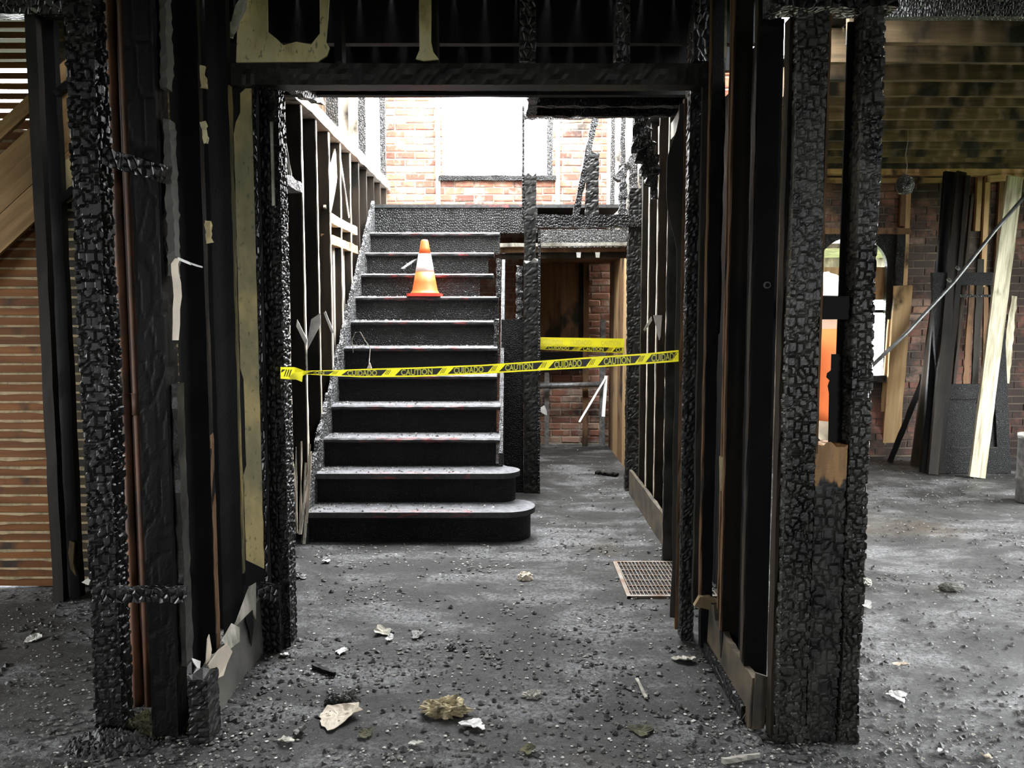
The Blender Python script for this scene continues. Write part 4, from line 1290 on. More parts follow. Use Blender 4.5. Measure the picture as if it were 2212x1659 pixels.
sheet('paper_shred', [P(1554, 985, 3.35), P(1566, 990, 3.35), P(1568, 1030, 3.35), P(1563, 1062, 3.35), P(1555, 1060, 3.35)], M['yellow_burnt'], rr)

pf = empty('corner_post', (XX(1490, 3.68), 3.7, 0))
T(pf, 'charred corner post right of the opening where the tape ends', 'post')
char_post('shaft', XX(1481, 3.68), XX(1511, 3.68), 3.66, 3.76, 0, 3.0, res=0.0095, cell=0.022, depth=0.005, erode=0.006, seed=9.3, mat=M['char_big'], parent=pf)
MB().beam((XX(1474, 3.68), 3.70, 0.05), (XX(1474, 3.68), 3.70, 2.42), 0.012, 0.03, segs=40, jit=0.002).build('corner_bead', M['wood_brown'], pf)
v, f = [], []
n = 40
for i in range(n + 1):
    z = 0.1 + 2.3 * i / n
    w = 0.012 + 0.008 * noise.noise(V((z * 4, 0, 0))) + (0.05 * sm(1.75, 2.0, z) * (1 - sm(2.15, 2.35, z)))
    x = XX(1468, 3.68)
    v += [(x - w, 3.70, z), (x + 0.008, 3.69, z), (x + 0.008, 3.694, z), (x - w, 3.704, z)]
for i in range(n):
    for j in range(4):
        f.append((i * 4 + j, i * 4 + (j + 1) % 4, i * 4 + 4 + (j + 1) % 4, i * 4 + 4 + j))
f += [(3, 2, 1, 0), (n * 4, n * 4 + 1, n * 4 + 2, n * 4 + 3)]
mk('metal_lath', v, f, M['wood_dark'], pf)
MB().beam((XX(1545, 3.72), 3.74, 1.4), (XX(1545, 3.72), 3.74, 3.0), 0.05, 0.03, segs=18, jit=0.004).build('back_lath', M['moss'], pf)

# pillar of three timbers
pg = empty('charred_pillar', (1.06, 2.85, 0))
T(pg, 'thick charred pillar of three cracked timbers at the right front', 'pillar')
x0_, x1_, x2_, x3_ = XX(1697, 2.8), XX(1763, 2.8), XX(1836, 2.8), XX(1880, 2.8)
char_post('timber', x0_, x1_, 2.76, 2.86, 0, 2.46, res=0.0046, cell=0.027, depth=0.009, erode=0.008, seed=21.0, mat=M['char_grey'], parent=pg, top_jag=0.02,
          amount=lambda x, z: 0.25 + 0.75 * (1 - sm(1.25, 1.7, z)) + 0.5 * sm(2.1, 2.3, z))
char_post('timber', x1_ + 0.003, x2_ - 0.003, 2.775, 2.86, 0, ZZ(962, 2.78), res=0.0046, cell=0.032, depth=0.008, erode=0.006, seed=33.0, mat=burnt_end_mat(0.93), parent=pg, top_jag=0.03,
          amount=lambda x, z: 1 - sm(0.85, 0.95, z))
char_post('timber', x2_, x3_, 2.76, 2.86, 0, 2.47, res=0.0046, cell=0.026, depth=0.009, erode=0.010, seed=45.0, mat=M['char_grey'], parent=pg, top_jag=0.02,
          amount=lambda x, z: 0.3 + 0.7 * (1 - sm(1.6, 1.8, z)) + 0.6 * sm(1.95, 2.1, z))
v = [P(*q, 2.83) for q in ((1816, 765), (1797, 765), (1796, 800), (1788, 806), (1786, 815), (1793, 822), (1789, 834), (1792, 850), (1790, 960), (1816, 960))]
MB().prism(v, (0, 0.006, 0)).build('burnt_panel', M['black'], pg)
MB().box(XX(1811, 2.85), x2_ + 0.01, 2.850, 2.858, ZZ(962, 2.78) - 0.1, 2.46).build('side_shade_strip', M['black'], pg)  # black strip stands in for the shaded side of the right timber
MB().box(x1_ - 0.002, x2_ - 0.005, 2.79, 2.85, ZZ(690, 2.79), ZZ(640, 2.79)).build('blocking', M['black'], pg)
MB().beam((x1_ + 0.006, 2.80, 1.02), (x1_ + 0.006, 2.80, 2.46), 0.008, 0.06, segs=24, jit=0.001).build('lath_edge', M['wood_brown'], pg)
MB().beam((XX(1690, 2.82), 2.83, 0), (XX(1690, 2.82), 2.83, 2.46), 0.012, 0.05, segs=24, jit=0.002).build('side_strip', M['stud_smoked'], pg)
o = MB().beam((0.84, 2.82, 2.53), (1.24, 2.82, 2.53), 0.10, 0.10, side=(0, 0, 1), segs=14, jit=0.006).build('top_plate', M['char'])
T(o, 'charred plate on top of the right pillar', 'beam')
# right baseboard
bR = empty('baseboard_right', (0.86, 3.2, 0))
S(bR, 'brown baseboard of the right return wall')
n = 20
bv, bf = [], []
for i in range(n + 1):
    k = i / n
    y = 2.87 + k * 0.68
    zt = 0.19 + 0.02 * noise.noise(V((k * 9, 3, 4))) + (0.05 if k > 0.8 else 0)
    bv += [(0.853, y, 0.0), (0.862, y, zt), (0.885, y, zt), (0.885, y, 0.0)]
for i in range(n):
    for j in range(4):
        bf.append((i * 4 + j, i * 4 + (j + 1) % 4, i * 4 + 4 + (j + 1) % 4, i * 4 + 4 + j))
bf += [(3, 2, 1, 0), (n * 4, n * 4 + 1, n * 4 + 2, n * 4 + 3)]
mk('board', bv, bf, M['baseboard_brown'], bR)
MB().prism([(0.865, 2.855, 0.0), (0.905, 2.855, 0.01), (0.915, 2.855, 0.2), (0.87, 2.855, 0.215), (0.866, 2.855, 0.1)], (0, 0.01, 0)).build('end_strip', M['baseboard_brown'], bR)
sheet('plaster_crumb', [P(1500, 1310, 3.5), P(1512, 1290, 3.5), P(1535, 1288, 3.5), P(1548, 1296, 3.5), P(1552, 1330, 3.5), P(1535, 1318, 3.5)], M['key'], bR, (0, 0.03, 0))

# ------------------------------------------------------------------ traffic cone
zc8 = 8 * RZ + 0.0015
cpos = V((XX(918, 7.17), 7.19, zc8))
cn = empty('traffic_cone', tuple(cpos))
T(cn, 'orange traffic cone with a white band on the eighth stair', 'cone')


def rsq(hw, z0, z1, c, r=0.03):
    pts = []
    for (sx, sy, a0) in ((1, 1, 0), (-1, 1, 90), (-1, -1, 180), (1, -1, 270)):
        for i in range(5):
            th = math.radians(a0 + i * 22.5)
            pts.append((c.x + sx * (hw - r) + r * math.cos(th), c.y + sy * (hw - r) + r * math.sin(th), z0))
    return pts


MB().prism(rsq(0.145, zc8, 0, cpos), (0, 0, 0.024)).build('base', M['red'], cn)
Hc = 0.485
rad = lambda t: 0.118 + (0.030 - 0.118) * t
cuts = ((0.03, 0.40, 'orange', 'body'), (0.40, 0.42, 'orange', None), (0.42, 0.735, 'reflective', 'white_band'), (0.735, 1.0, 'orange', 'tip'))
prof = [(0.13, 0.024), (0.122, 0.032), (rad(0.05), 0.045)] + [(rad(t), Hc * t) for t in (0.12, 0.25, 0.44)]
MB().lathe(prof, cpos, 32).build('body', M['orange'], cn, smooth=True)
MB().lathe([(rad(t) + 0.001, Hc * t) for t in (0.44, 0.55, 0.66, 0.75)], cpos, 32).build('white_band', M['reflective'], cn, smooth=True)
MB().lathe([(rad(t), Hc * t) for t in (0.75, 0.85, 0.97)] + [(0.026, Hc * 0.995), (0.018, Hc)], cpos, 32).build('tip', M['orange'], cn, smooth=True)

# ------------------------------------------------------------------ caution tape


def text_mesh(s):
    cu = bpy.data.curves.new('lettering', 'FONT')
    cu.body = s
    cu.size = 1.0
    cu.offset = 0.02
    o = bpy.data.objects.new('lettering', cu)
    COL.objects.link(o)
    dg = bpy.context.evaluated_depsgraph_get()
    me = o.evaluated_get(dg).to_mesh()
    vs_ = [v.co.copy() for v in me.vertices]
    fs_ = [tuple(p.vertices) for p in me.polygons]
    o.evaluated_get(dg).to_mesh_clear()
    COL.objects.unlink(o)
    bpy.data.objects.remove(o)
    x0_ = min(v.x for v in vs_); x1_ = max(v.x for v in vs_)
    z0_ = min(v.y for v in vs_); z1_ = max(v.y for v in vs_)
    return [((v.x - x0_) / (x1_ - x0_), (v.y - z0_) / (z1_ - z0_)) for v in vs_], fs_


TXT = {'CAUTION': text_mesh('CAUTION'), 'CUIDADO': text_mesh('CUIDADO')}


class Ribbon:
    """tape surface given by stations (px, top py, bottom py, Y)"""

    def __init__(self, st):
        self.st = st

    def at(self, px, v, off=0.0):
        st = self.st
        for a, c in zip(st, st[1:]):
            if px <= c[0] or c is st[-1]:
                k = (px - a[0]) / (c[0] - a[0])
                k = max(0, min(1, k))
                top = a[1] + (c[1] - a[1]) * k
                bot = a[2] + (c[2] - a[2]) * k
                Y = a[3] + (c[3] - a[3]) * k
                return P(px, bot + (top - bot) * v, Y - off)

    def strip(self, n=160):
        a, c = self.st[0][0], self.st[-1][0]
        b = MB()
        for i in range(n + 1):
            px = a + (c - a) * i / n
            for (v, o) in ((0, 0), (1, 0), (1, -0.0006), (0, -0.0006)):
                b.v.append(self.at(px, v, o))
        for i in range(n):
            for j in range(4):
                b.f.append([i * 4 + j, i * 4 + 4 + j, i * 4 + 4 + (j + 1) % 4, i * 4 + (j + 1) % 4])
        b.f += [[0, 1, 2, 3], [n * 4 + 3, n * 4 + 2, n * 4 + 1, n * 4]]
        return b

    def quad(self, b, x0b, x1b, x0t, x1t, v0, v1, off, n=12):
        k = len(b.v)
        for i in range(n + 1):
            t = i / n
            b.v.append(self.at(x0b + (x1b - x0b) * t, v0, off))
            b.v.append(self.at(x0t + (x1t - x0t) * t, v1, off))
        for i in range(n):
            b.f.append([k + 2 * i, k + 2 * i + 2, k + 2 * i + 3, k + 2 * i + 1])


def print_tape(rb, root, words_, matl, minpx, maxpx, v0=0.16, v1=0.84, slant=14):
    for (w, a, c) in words_:
        aa, cc = max(a, minpx), min(c, maxpx)
        ink = MB()
        rb.quad(ink, aa, min(cc - slant * 0.9, maxpx), max(minpx, min(aa + slant, maxpx)), cc, v0, v1, 0.0012)
        ib = ink.build('black_print', M['ink'], root)
        t, fs_ = TXT[w]
        la, lc = a + slant * 0.95, c - slant * 1.55
        let = MB()
        for (u, q) in t:
            px = la + (lc - la) * u
            let.v.append(rb.at(min(max(px, minpx), maxpx), v0 + 0.02 + (v1 - v0 - 0.04) * q, 0.0022))
        let.f += [list(f_) for f_ in fs_]
        let.build('word_' + w.lower(), M['tape_letter'], ib)
        for i in range(3):
            s0 = c + 1.5 + i * 3.4
            if s0 + 6 < maxpx and s0 > minpx:
                st = MB()
                rb.quad(st, s0 - 7, s0 - 5.6, s0 - 1, s0 + 0.4, v0 + 0.1, v1 - 0.05, 0.0012, 2)
                st.build('stripe', M['ink'], root)


YT = 3.64
t1 = empty('caution_tape', tuple(P(1106, 810, YT)))
T(t1, 'yellow caution tape stretched across the hall in front of the stairs', 'tape')
rb = Ribbon([(657, 801, 809, YT - 0.06), (672, 800.5, 809.5, YT), (722, 799.5, 812, YT), (780, 797, 815, YT), (900, 793.5, 814, YT), (1040, 788, 808, YT), (1130, 782, 802.5, YT),
             (1270, 771.5, 795, YT), (1400, 763, 786, YT), (1466, 756, 781, YT)])
rb.strip().build('band', M['tape'], t1)
print_tape(rb, t1, [('CAUTION', 629, 722), ('CUIDADO', 737, 836), ('CAUTION', 853, 956), ('CUIDADO', 967, 1066), ('CAUTION', 1078, 1173), ('CUIDADO', 1184, 1278), ('CAUTION', 1291, 1384), ('CUIDADO', 1394, 1488)],
           M['tape'], 660, 1465)
# knot and tail at the left post
rb2 = Ribbon([(606, 793, 818, YT - 0.09), (636, 793, 820, YT - 0.1), (648, 797, 815, YT - 0.08), (658, 801, 810, YT - 0.06)])
rb2.strip(20).build('wrap', M['tape'], t1)
b = MB()
for i in range(3):
    rb2.quad(b, 613 + i * 5, 615 + i * 5, 618 + i * 5, 620.5 + i * 5, 0.2, 0.8, 0.0012, 2)
rb2.quad(b, 607, 609, 609, 617, 0.55, 0.8, 0.0012, 2)
b.build('black_print', M['ink'], t1)
MB().prism([P(x, y, YT - 0.12) for (x, y) in ((624, 815), (634, 805), (655, 802), (652, 825), (640, 820), (628, 819))], (0, 0.004, 0)).build('knot_tail', M['tape'], t1)

t2 = empty('caution_tape', tuple(P(1256, 750, 6.8)))
T(t2, 'doubled yellow caution tape across the back passage behind the newel panel', 'tape')
rbu = Ribbon([(1167, 728.5, 748, 6.76), (1348, 731.5, 751, 6.84)])
rbu.strip(24).build('band', M['tape'], t2)
for (w, a, c) in (('CAUTION', 1172, 1215), ('CUIDADO', 1232, 1277), ('CAUTION', 1298, 1340)):
    t, fs_ = TXT[w]
    b = MB()
    for (u, q) in t:
        b.v.append(rbu.at(a + (c - a) * u, 0.2 + 0.55 * q, 0.001))
    b.f += [list(f_) for f_ in fs_]
    b.build('faded_word', M['tape_faded'], t2)
rbl = Ribbon([(1167, 738, 755, 6.775), (1348, 743, 763, 6.855)])
rbl.strip(24).build('band', M['tape'], t2)
rbx = Ribbon([(1167, 747, 755, 6.775), (1348, 751, 763, 6.835)])
rbx.strip(24).build('band', M['tape'], t2)
print_tape(rbx, t2, [('CUIDADO', 1177, 1242), ('CAUTION', 1252, 1316), ('CUIDADO', 1323, 1390)], M['tape'], 1168, 1347, 0.2, 0.98, 8)

# ------------------------------------------------------------------ worker beyond the pillar
PX, PY = XX(1782, 5.0), 5.0
wk = empty('person', (PX, PY, 0))
wk.scale = (0.982, 0.982, 0.982)
T(wk, 'person in an orange shirt and white hard hat standing behind the right pillar', 'person')


def skin_mesh(name, pts, edges, radii, mat, parent, sub=2, root=0):
    me = bpy.data.meshes.new(name)
    me.from_pydata([V(p) for p in pts], edges, [])
    me.materials.append(mat)
    o = bpy.data.objects.new(name, me)
    link(o, parent, (PX, PY, 0))
    md = o.modifiers.new('skin', 'SKIN')
    for i, r in enumerate(radii):
        sv_ = me.skin_vertices[0].data[i]
        sv_.radius = (r, r) if not isinstance(r, tuple) else r
        sv_.use_root = (i == root)
    md.use_smooth_shade = True
    sd = o.modifiers.new('sub', 'SUBSURF')
    sd.levels = sd.render_levels = sub
    return o


# body: pelvis, spine, neck, head, arms, legs (faces the back wall)
bp = [(0, 0, 0.92), (0, 0.0, 1.10), (0, 0.0, 1.30), (0, 0, 1.42), (0, 0.01, 1.50), (0, 0.02, 1.58), (0, 0.02, 1.67),
      (-0.17, 0, 1.40), (-0.22, -0.02, 1.14), (-0.22, 0.06, 0.90), (-0.22, 0.08, 0.83),
      (0.17, 0, 1.40), (0.22, -0.02, 1.14), (0.22, 0.06, 0.90), (0.22, 0.08, 0.83),
      (-0.09, 0, 0.86), (-0.11, 0.01, 0.48), (-0.11, -0.02, 0.09), (-0.11, 0.12, 0.04),
      (0.09, 0, 0.86), (0.11, 0.01, 0.48), (0.11, -0.02, 0.09), (0.11, 0.12, 0.04)]
be = [(0, 1), (1, 2), (2, 3), (3, 4), (4, 5), (5, 6), (3, 7), (7, 8), (8, 9), (9, 10), (3, 11), (11, 12), (12, 13), (13, 14), (0, 15), (15, 16), (16, 17), (17, 18), (0, 19), (19, 20), (20, 21), (21, 22)]
brd = [0.13, 0.12, 0.14, 0.11, 0.052, 0.085, 0.085, 0.06, 0.042, 0.032, 0.03, 0.06, 0.042, 0.032, 0.03, 0.085, 0.06, 0.045, 0.04, 0.085, 0.06, 0.045, 0.04]
body = skin_mesh('body', bp, be, brd, M['skin'], wk)
shirt_p = [(0, 0, 0.82), (0, 0, 0.96), (0, 0, 1.12), (0, 0, 1.30), (0, 0, 1.475), (-0.18, 0, 1.41), (-0.225, -0.02, 1.16), (0.18, 0, 1.40), (0.225, -0.02, 1.16)]
skin_mesh('shirt', shirt_p, [(0, 1), (1, 2), (2, 3), (3, 4), (4, 5), (5, 6), (4, 7), (7, 8)], [(0.19, 0.15), (0.18, 0.145), (0.175, 0.14), (0.20, 0.155), (0.15, 0.12), 0.09, 0.07, 0.085, 0.07], M['shirt'], wk)
skin_mesh('trousers', [(0, 0, 0.90), (-0.10, 0, 0.80), (-0.115, 0.01, 0.48), (-0.115, -0.01, 0.12), (0.10, 0, 0.80), (0.115, 0.01, 0.48), (0.115, -0.01, 0.12)],
          [(0, 1), (1, 2), (2, 3), (0, 4), (4, 5), (5, 6)], [(0.16, 0.13), 0.10, 0.078, 0.07, 0.10, 0.078, 0.07], M['trouser'], wk)
for s in (-1, 1):
    skin_mesh('boot', [(s * 0.115, -0.03, 0.05), (s * 0.115, 0.05, 0.045), (s * 0.118, 0.15, 0.04), (s * 0.115, -0.02, 0.16)], [(0, 1), (1, 2), (0, 3)], [0.05, 0.05, 0.04, 0.055], M['boot'], wk)
    for i in range(5):
        fx = s * 0.22 + (i - 2) * 0.016
        ln = (0.05, 0.075, 0.085, 0.078, 0.06)[i]
        if i == (4 if s < 0 else 0):
            fx += 0.012 * (1 if s < 0 else -1)
        b = MB().tube([(PX + fx, PY + 0.085, 0.82), (PX + fx, PY + 0.095, 0.82 - ln * 0.5), (PX + fx, PY + 0.085, 0.82 - ln)], [0.0095, 0.009, 0.007], 8)
        b.build('finger', M['skin'], wk, smooth=True)
b = MB()
hc = V((PX, PY + 0.02, 1.60))
prof = [(0.165, 0.02), (0.165, 0.028), (0.132, 0.036), (0.13, 0.06), (0.122, 0.095), (0.10, 0.13), (0.066, 0.152), (0.03, 0.162), (0.004, 0.164)]
b.lathe(prof, hc, 28)
hat = b.build('hard_hat', M['helmet'], wk, smooth=True)
MB().lathe([(0.05, -0.07), (0.082, -0.05), (0.094, -0.01), (0.092, 0.03), (0.06, 0.05)], hc + V((0, -0.012, 0)), 20).build('hair', M['hair'], wk, smooth=True)
for sgn in (-1, 1):
    MB().tube([hc + V((sgn * 0.092, 0.02, -0.055)), hc + V((sgn * 0.102, 0.015, -0.03)), hc + V((sgn * 0.096, 0.02, -0.005))], [0.008, 0.013, 0.009], 8).build('ear', M['skin'], wk, smooth=True)
MB().tube([hc + V((0, -0.09, 0.11)), hc + V((0, -0.05, 0.155)), hc + V((0, 0.05, 0.155)), hc + V((0, 0.10, 0.11))], 0.014, 8).build('hat_ridge', M['helmet'], hat, smooth=True)

# ------------------------------------------------------------------ clutter in the right room


def board_px(name, x0, y0, Ya, x1, y1, Yb, wpx, thick, mat, label=None, cat=None, parent=None, segs=14, jit=0.003, taper=1.0, side=(1, 0, 0)):
    p0, p1 = P(x0, y0, Ya), P(x1, y1, Yb)
    if p0.z < 0.01:
        p0.z = 0.006
    o = local_beam(name, p0, p1, wpx * Ya / FPX, thick, M[mat], parent, side, segs, jit, taper)
    if label:
        T(o, label, cat)
    return o


def floorY(px, py):
    return F(px, py).y


board_px('leaning_board', 1922, 985, floorY(1922, 985), 1951, 617, 8.18, 36, 0.03, 'wood_tan', 'pale new board leaning beside the arched door', 'board')
board_px('leaning_board', 1908, 983, floorY(1908, 983), 1932, 690, 8.32, 26, 0.03, 'wood_tan', 'short orange board tucked behind the pale new board', 'board')
board_px('leaning_board', 2110, 1033, floorY(2110, 1033), 2192, 382, 7.6, 34, 0.03, 'peel', 'bright peeling white-painted board leaning in front of the black door', 'board', segs=30, jit=0.002)
for (xb, yb_, xt, yt, w, m, Yt, lab) in (
        (1977, 1008, 2058, 372, 20, 'stud_smoked', 8.2, 'narrow smoked plank, leftmost of the tall leaning stack'),
        (1998, 1022, 2050, 372, 22, 'black', 8.15, 'black plank second in the tall leaning stack'),
        (2014, 1026, 2076, 372, 22, 'stud_black', 8.05, 'wide brown-black plank in the middle of the leaning stack'),
        (2030, 1024, 2090, 380, 10, 'stud_black', 8.0, 'thin black plank on the right side of the leaning stack'),
        (2042, 1016, 2100, 420, 6, 'stud_smoked', 8.2, 'thin grey-edged strip, rightmost of the leaning stack')):
    board_px('leaning_plank', xb, yb_, floorY(xb, yb_), xt, yt, Yt, w, 0.035, m, lab, 'plank')
board_px('leaning_plank', 1922, 1000, floorY(1922, 1000), 2010, 780, 8.2, 10, 0.03, 'black', 'black strip slanting low behind the leaning stack', 'plank')
o = MB().tube([P(1868, 805, 7.3), P(1960, 718, 7.35), P(2060, 610, 7.4), P(2150, 497, 7.45), P(2230, 405, 7.5)], 0.017, 10).build('slanting_pole', M['pole'], smooth=True)
T(o, 'dull grey pole slanting across the right room', 'pole')
for (px, py) in ((2048, 608), (2066, 582)):
    q = P(px, py, 7.38)
    MB().tube([q + V((0.0, -0.04, 0.0)), q + V((0, 0.0, 0.02))], 0.014, 8).build('clamp', M['pole'], o)
board_px('pale_shard', 2168, 826, 8.0, 2190, 640, 8.2, 20, 0.03, 'peel', 'pale splintered shard standing behind the black door', 'board', taper=0.6, jit=0.006)
for (xb, yb_, xt, yt, m, w, lab) in ((2085, 830, 2100, 615, 'wood_brown', 12, 'brown batten standing behind the black door, left of three'), (2105, 830, 2118, 560, 'wood_dark', 14, 'dark batten standing behind the black door, middle of three'),
                                     (2126, 830, 2130, 620, 'wood_brown', 10, 'brown batten standing behind the black door, right of three')):
    board_px('loose_batten', xb, yb_, 8.2, xt, yt, 8.3, w, 0.02, m, lab, 'batten')
for q in [o_ for o_ in bpy.data.objects if o_.name.startswith('loose_batten') or o_.name.startswith('pale_shard')]:
    pass

# black panelled door leaning against the stack
Yd = floorY(2120, 1024)
dr = empty('leaning_door', (XX(2130, Yd), Yd, 0))
T(dr, 'charred black panelled door leaning upright at the far right', 'door')
xd0, xd1 = XX(2046, Yd), XX(2203, Yd)


def dpt(x, z):
    return (x, Yd + 0.16 * z, z)


def dpart(name, x0_, x1_, z0_, z1_, th, mat, off=0.0):
    b_ = MB()
    b_.prism([(x0_, Yd + 0.16 * z0_ + off, z0_), (x1_, Yd + 0.16 * z0_ + off, z0_), (x1_, Yd + 0.16 * z1_ + off, z1_), (x0_, Yd + 0.16 * z1_ + off, z1_)], (0, th, 0))
    return b_.build(name, M[mat], dr)


zt_d = ZZ(588, Yd + 0.25)
zr = ZZ(830, Yd + 0.12), ZZ(862, Yd + 0.12)
dpart('stile', xd0, xd0 + 0.11, 0.008, zt_d, 0.04, 'soot_panel')
dpart('stile', xd1 - 0.12, xd1, 0.008, zt_d, 0.04, 'soot_panel')
dpart('rail', xd0 + 0.11, xd1 - 0.12, 0.008, ZZ(968, Yd + 0.05), 0.04, 'soot_panel')
dpart('rail', xd0 + 0.11, xd1 - 0.12, zr[1], zr[0], 0.04, 'soot_panel')
dpart('rail', xd0 + 0.11, xd1 - 0.12, zt_d - 0.12, zt_d, 0.04, 'soot_panel')
dpan = dpart('panel', xd0 + 0.11, xd1 - 0.12, ZZ(968, Yd + 0.05), zr[1], 0.012, 'soot_panel', 0.02)
dpart('panel_moulding', xd0 + 0.11, xd1 - 0.12, ZZ(968, Yd + 0.05), ZZ(968, Yd + 0.05) + 0.012, 0.02, 'wood_dark', -0.004)
dpart('glazing_bar', xd0 + 0.11, xd1 - 0.12, ZZ(642, Yd + 0.2), ZZ(636, Yd + 0.2), 0.03, 'char_fine')
for (px, py, w) in ((2145, 875, 18), (2150, 910, 10), (2140, 935, 6), (2152, 935, 5)):
    z_ = ZZ(py, Yd)
    q = V((XX(px, Yd), Yd + 0.16 * z_ + 0.012, z_))
    MB().beam(q, q + V((0.0, 0.001, 0.02)), w * Yd / FPX * 0.8, 0.006, segs=2, jit=0.003).build('plaster_fleck', M['plaster'], dpan)

# hanging burnt lamp and its cable
hp = P(1955, 398, 6.6)
o = empty('hanging_lamp', tuple(hp))
T(o, 'burnt lump of a lamp fitting hanging on its cable from the joists', 'lamp')
b = MB()
vs_, fs_ = [], []
b.lathe([(0.01, -0.075), (0.05, -0.07), (0.066, -0.03), (0.07, 0.0), (0.055, 0.045), (0.02, 0.07)], (0, 0, 0), 14)
b.v = [v + V((1, 1, 1)) * 0.012 * noise.noise(v * 30) + hp for v in b.v]
b.build('burnt_shade', M['char_fine'], o)
MB().tube([hp + V((0, 0, 0.06)), hp + V((0.012, 0, 0.14)), hp + V((-0.006, 0, 0.22)), hp + V((0.008, 0, 0.32)), hp + V((0.0, 0, 3.065 - hp.z))], 0.004, 6).build('cable', M['wire'], o)
q = P(2145, 78, 4.6)
o = MB().tube([q + V((-0.02, 0, 0.01)), q + V((0.02, 0, 0.012)), q + V((0.0, 0, -0.025)), q + V((-0.02, 0, 0.01))], 0.004, 6).build('hanging_wire_loop', M['reflective'])
T(o, 'small white wire triangle hanging from the right ceiling', 'wire')
MB().tube([q + V((0, 0, 0.01)), q + V((0.005, 0.02, 3.062 - q.z))], 0.002, 6).build('thread', M['wire'], o)
# drum and jars at the far right edge
q = F(2230, 1085)
o = empty('metal_drum', tuple(q))
T(o, 'grey metal drum cut off by the right picture edge', 'drum')
MB().lathe([(0.115, 0.0), (0.12, 0.01), (0.12, 0.18), (0.124, 0.19), (0.12, 0.2), (0.12, 0.50), (0.124, 0.51), (0.12, 0.52)], q, 24).build('drum_shell', M['metal'], o, smooth=True)
MB().lathe([(0.125, 0.52), (0.125, 0.545), (0.06, 0.55)], q, 24).build('lid', M['reflective'], o, smooth=True)

# ------------------------------------------------------------------ floor register
gx0, gy1 = F(1353, 1218).x, F(1360, 1216).y
g0, g1 = F(1362, 1290), F(1352, 1218)
gr = empty('floor_register', (g0.x + 0.25, 0.5 * (g0.y + g1.y), 0))
T(gr, 'rusty floor register grate set in the floor at the right of the hall', 'grate')
gw, ga, gb = 0.46, g0.y, g1.y
gx = g0.x
MB().box(gx, gx + gw, ga, gb, 0.001, 0.006).build('pit', M['black'], gr)
MB().box(gx - 0.02, gx + gw, ga - 0.022, ga, 0.001, 0.014).build('rim', M['grate'], gr)
MB().box(gx - 0.022, gx, ga - 0.022, gb, 0.001, 0.013).build('rim', M['grate'], gr)
MB().box(gx - 0.02, gx + gw, gb, gb + 0.02, 0.001, 0.012).build('rim', M['grate'], gr)
for k in range(6):
    y = ga + (gb - ga) * (k + 0.7) / 6.4
    MB().beam((gx, y, 0.009), (gx + gw, y, 0.009), 0.008, 0.006, side=(0, 1, 0)).build('crossbar', M['grate'], gr)
k = 0
x = gx - 0.0
while x < gx + gw - 0.01:
    MB().beam((x + 0.012, ga, 0.0105), (x, gb, 0.0105), 0.0045, 0.006, side=(1, 0, 0)).build('bar', M['grate'], gr)
    x += 0.021

# ------------------------------------------------------------------ loose wire on the stairs
Yw = 6.55
o = MB().tube([P(763, 762, Yw), P(760, 735, Yw), P(768, 718, Yw), P(778, 717, Yw), P(788, 735, Yw), P(800, 752, Yw), P(798, 775, Yw - 0.05), P(797, 790, Yw - 0.1), P(790, 802, Yw - 0.14)], 0.003, 6).build('bent_wire', M['wire'])
T(o, 'bent wire arching over the sixth stair at the left', 'wire')
MB().prism([P(793, 795, Yw - 0.12), P(799, 783, Yw - 0.12), P(803, 796, Yw - 0.12)], (0, 0.01, 0)).build('wire_tag', M['paper'], o)
o = MB().beam(P(868, 582, 7.45), P(900, 560, 7.62), 0.03, 0.015, segs=5, jit=0.003).build('burnt_lath', M['char_dust'])
T(o, 'short burnt lath lying aslant behind the traffic cone', 'lath')

# ------------------------------------------------------------------ things lying on the floor
def on_floor(px, py):
    q = F(px, py)
    return q.x, q.y


def scrap_px(name, px, py, wpx, hpx, mat, label, cat, lift=0.03, seed=0, rot=0.0, crumple=0.5):
    x_, y_ = on_floor(px, py)
    d = math.hypot(y_, 1.5)
    r_w = wpx * d / FPX / 2
    depth = abs(F(px, py + hpx / 2).y - F(px, py - hpx / 2).y) / 2
    r_ = max(0.008, depth)
    o_ = scrap(name, x_, y_, r_, M[mat], None, lift * 0.45, seed, 27, r_w / r_, rot, crumple=crumple)
    T(o_, label, cat)
    return o_


scrap_px('paper_scrap', 728, 1552, 90, 52, 'paper', 'large torn tan paper scrap on the floor at the left front', 'scrap', 0.035, 1, 0.15)
scrap_px('paper_scrap', 648, 1583, 28, 28, 'baseboard', 'blue-grey scrap lying left of the large tan scrap', 'scrap', 0.03, 2)
scrap_px('paper_scrap', 618, 1605, 36, 20, 'plaster', 'pale curled scrap at the far left of the tan scraps', 'scrap', 0.02, 3)
scrap_px('plaster_scrap', 1023, 1570, 54, 28, 'paper_white', 'whitish crumpled scrap in front of the insulation tuft', 'scrap', 0.02, 4)
scrap_px('paper_scrap', 828, 1368, 40, 18, 'plaster', 'pale scrap pair left of the grey flat scrap', 'scrap', 0.03, 5)
scrap_px('paper_scrap', 842, 1383, 18, 10, 'paper_white', 'small white scrap just below the pale scrap pair', 'scrap', 0.02, 6)
scrap_px('paper_scrap', 902, 1374, 30, 18, 'baseboard', 'grey flat scrap in the middle of the hall floor', 'scrap', 0.02, 7)
scrap_px('plaster_scrap', 738, 1410, 26, 16, 'paper_white', 'white crumbled plaster flakes near the left corner post', 'scrap', 0.01, 8)
scrap_px('paper_scrap', 1475, 1428, 48, 16, 'plaster', 'grey curled flap at the foot of the right corner post', 'scrap', 0.02, 9)
scrap_px('plaster_scrap', 706, 1215, 18, 8, 'paper_white', 'small white flake before the bottom stair at the left', 'scrap', 0.015, 10)
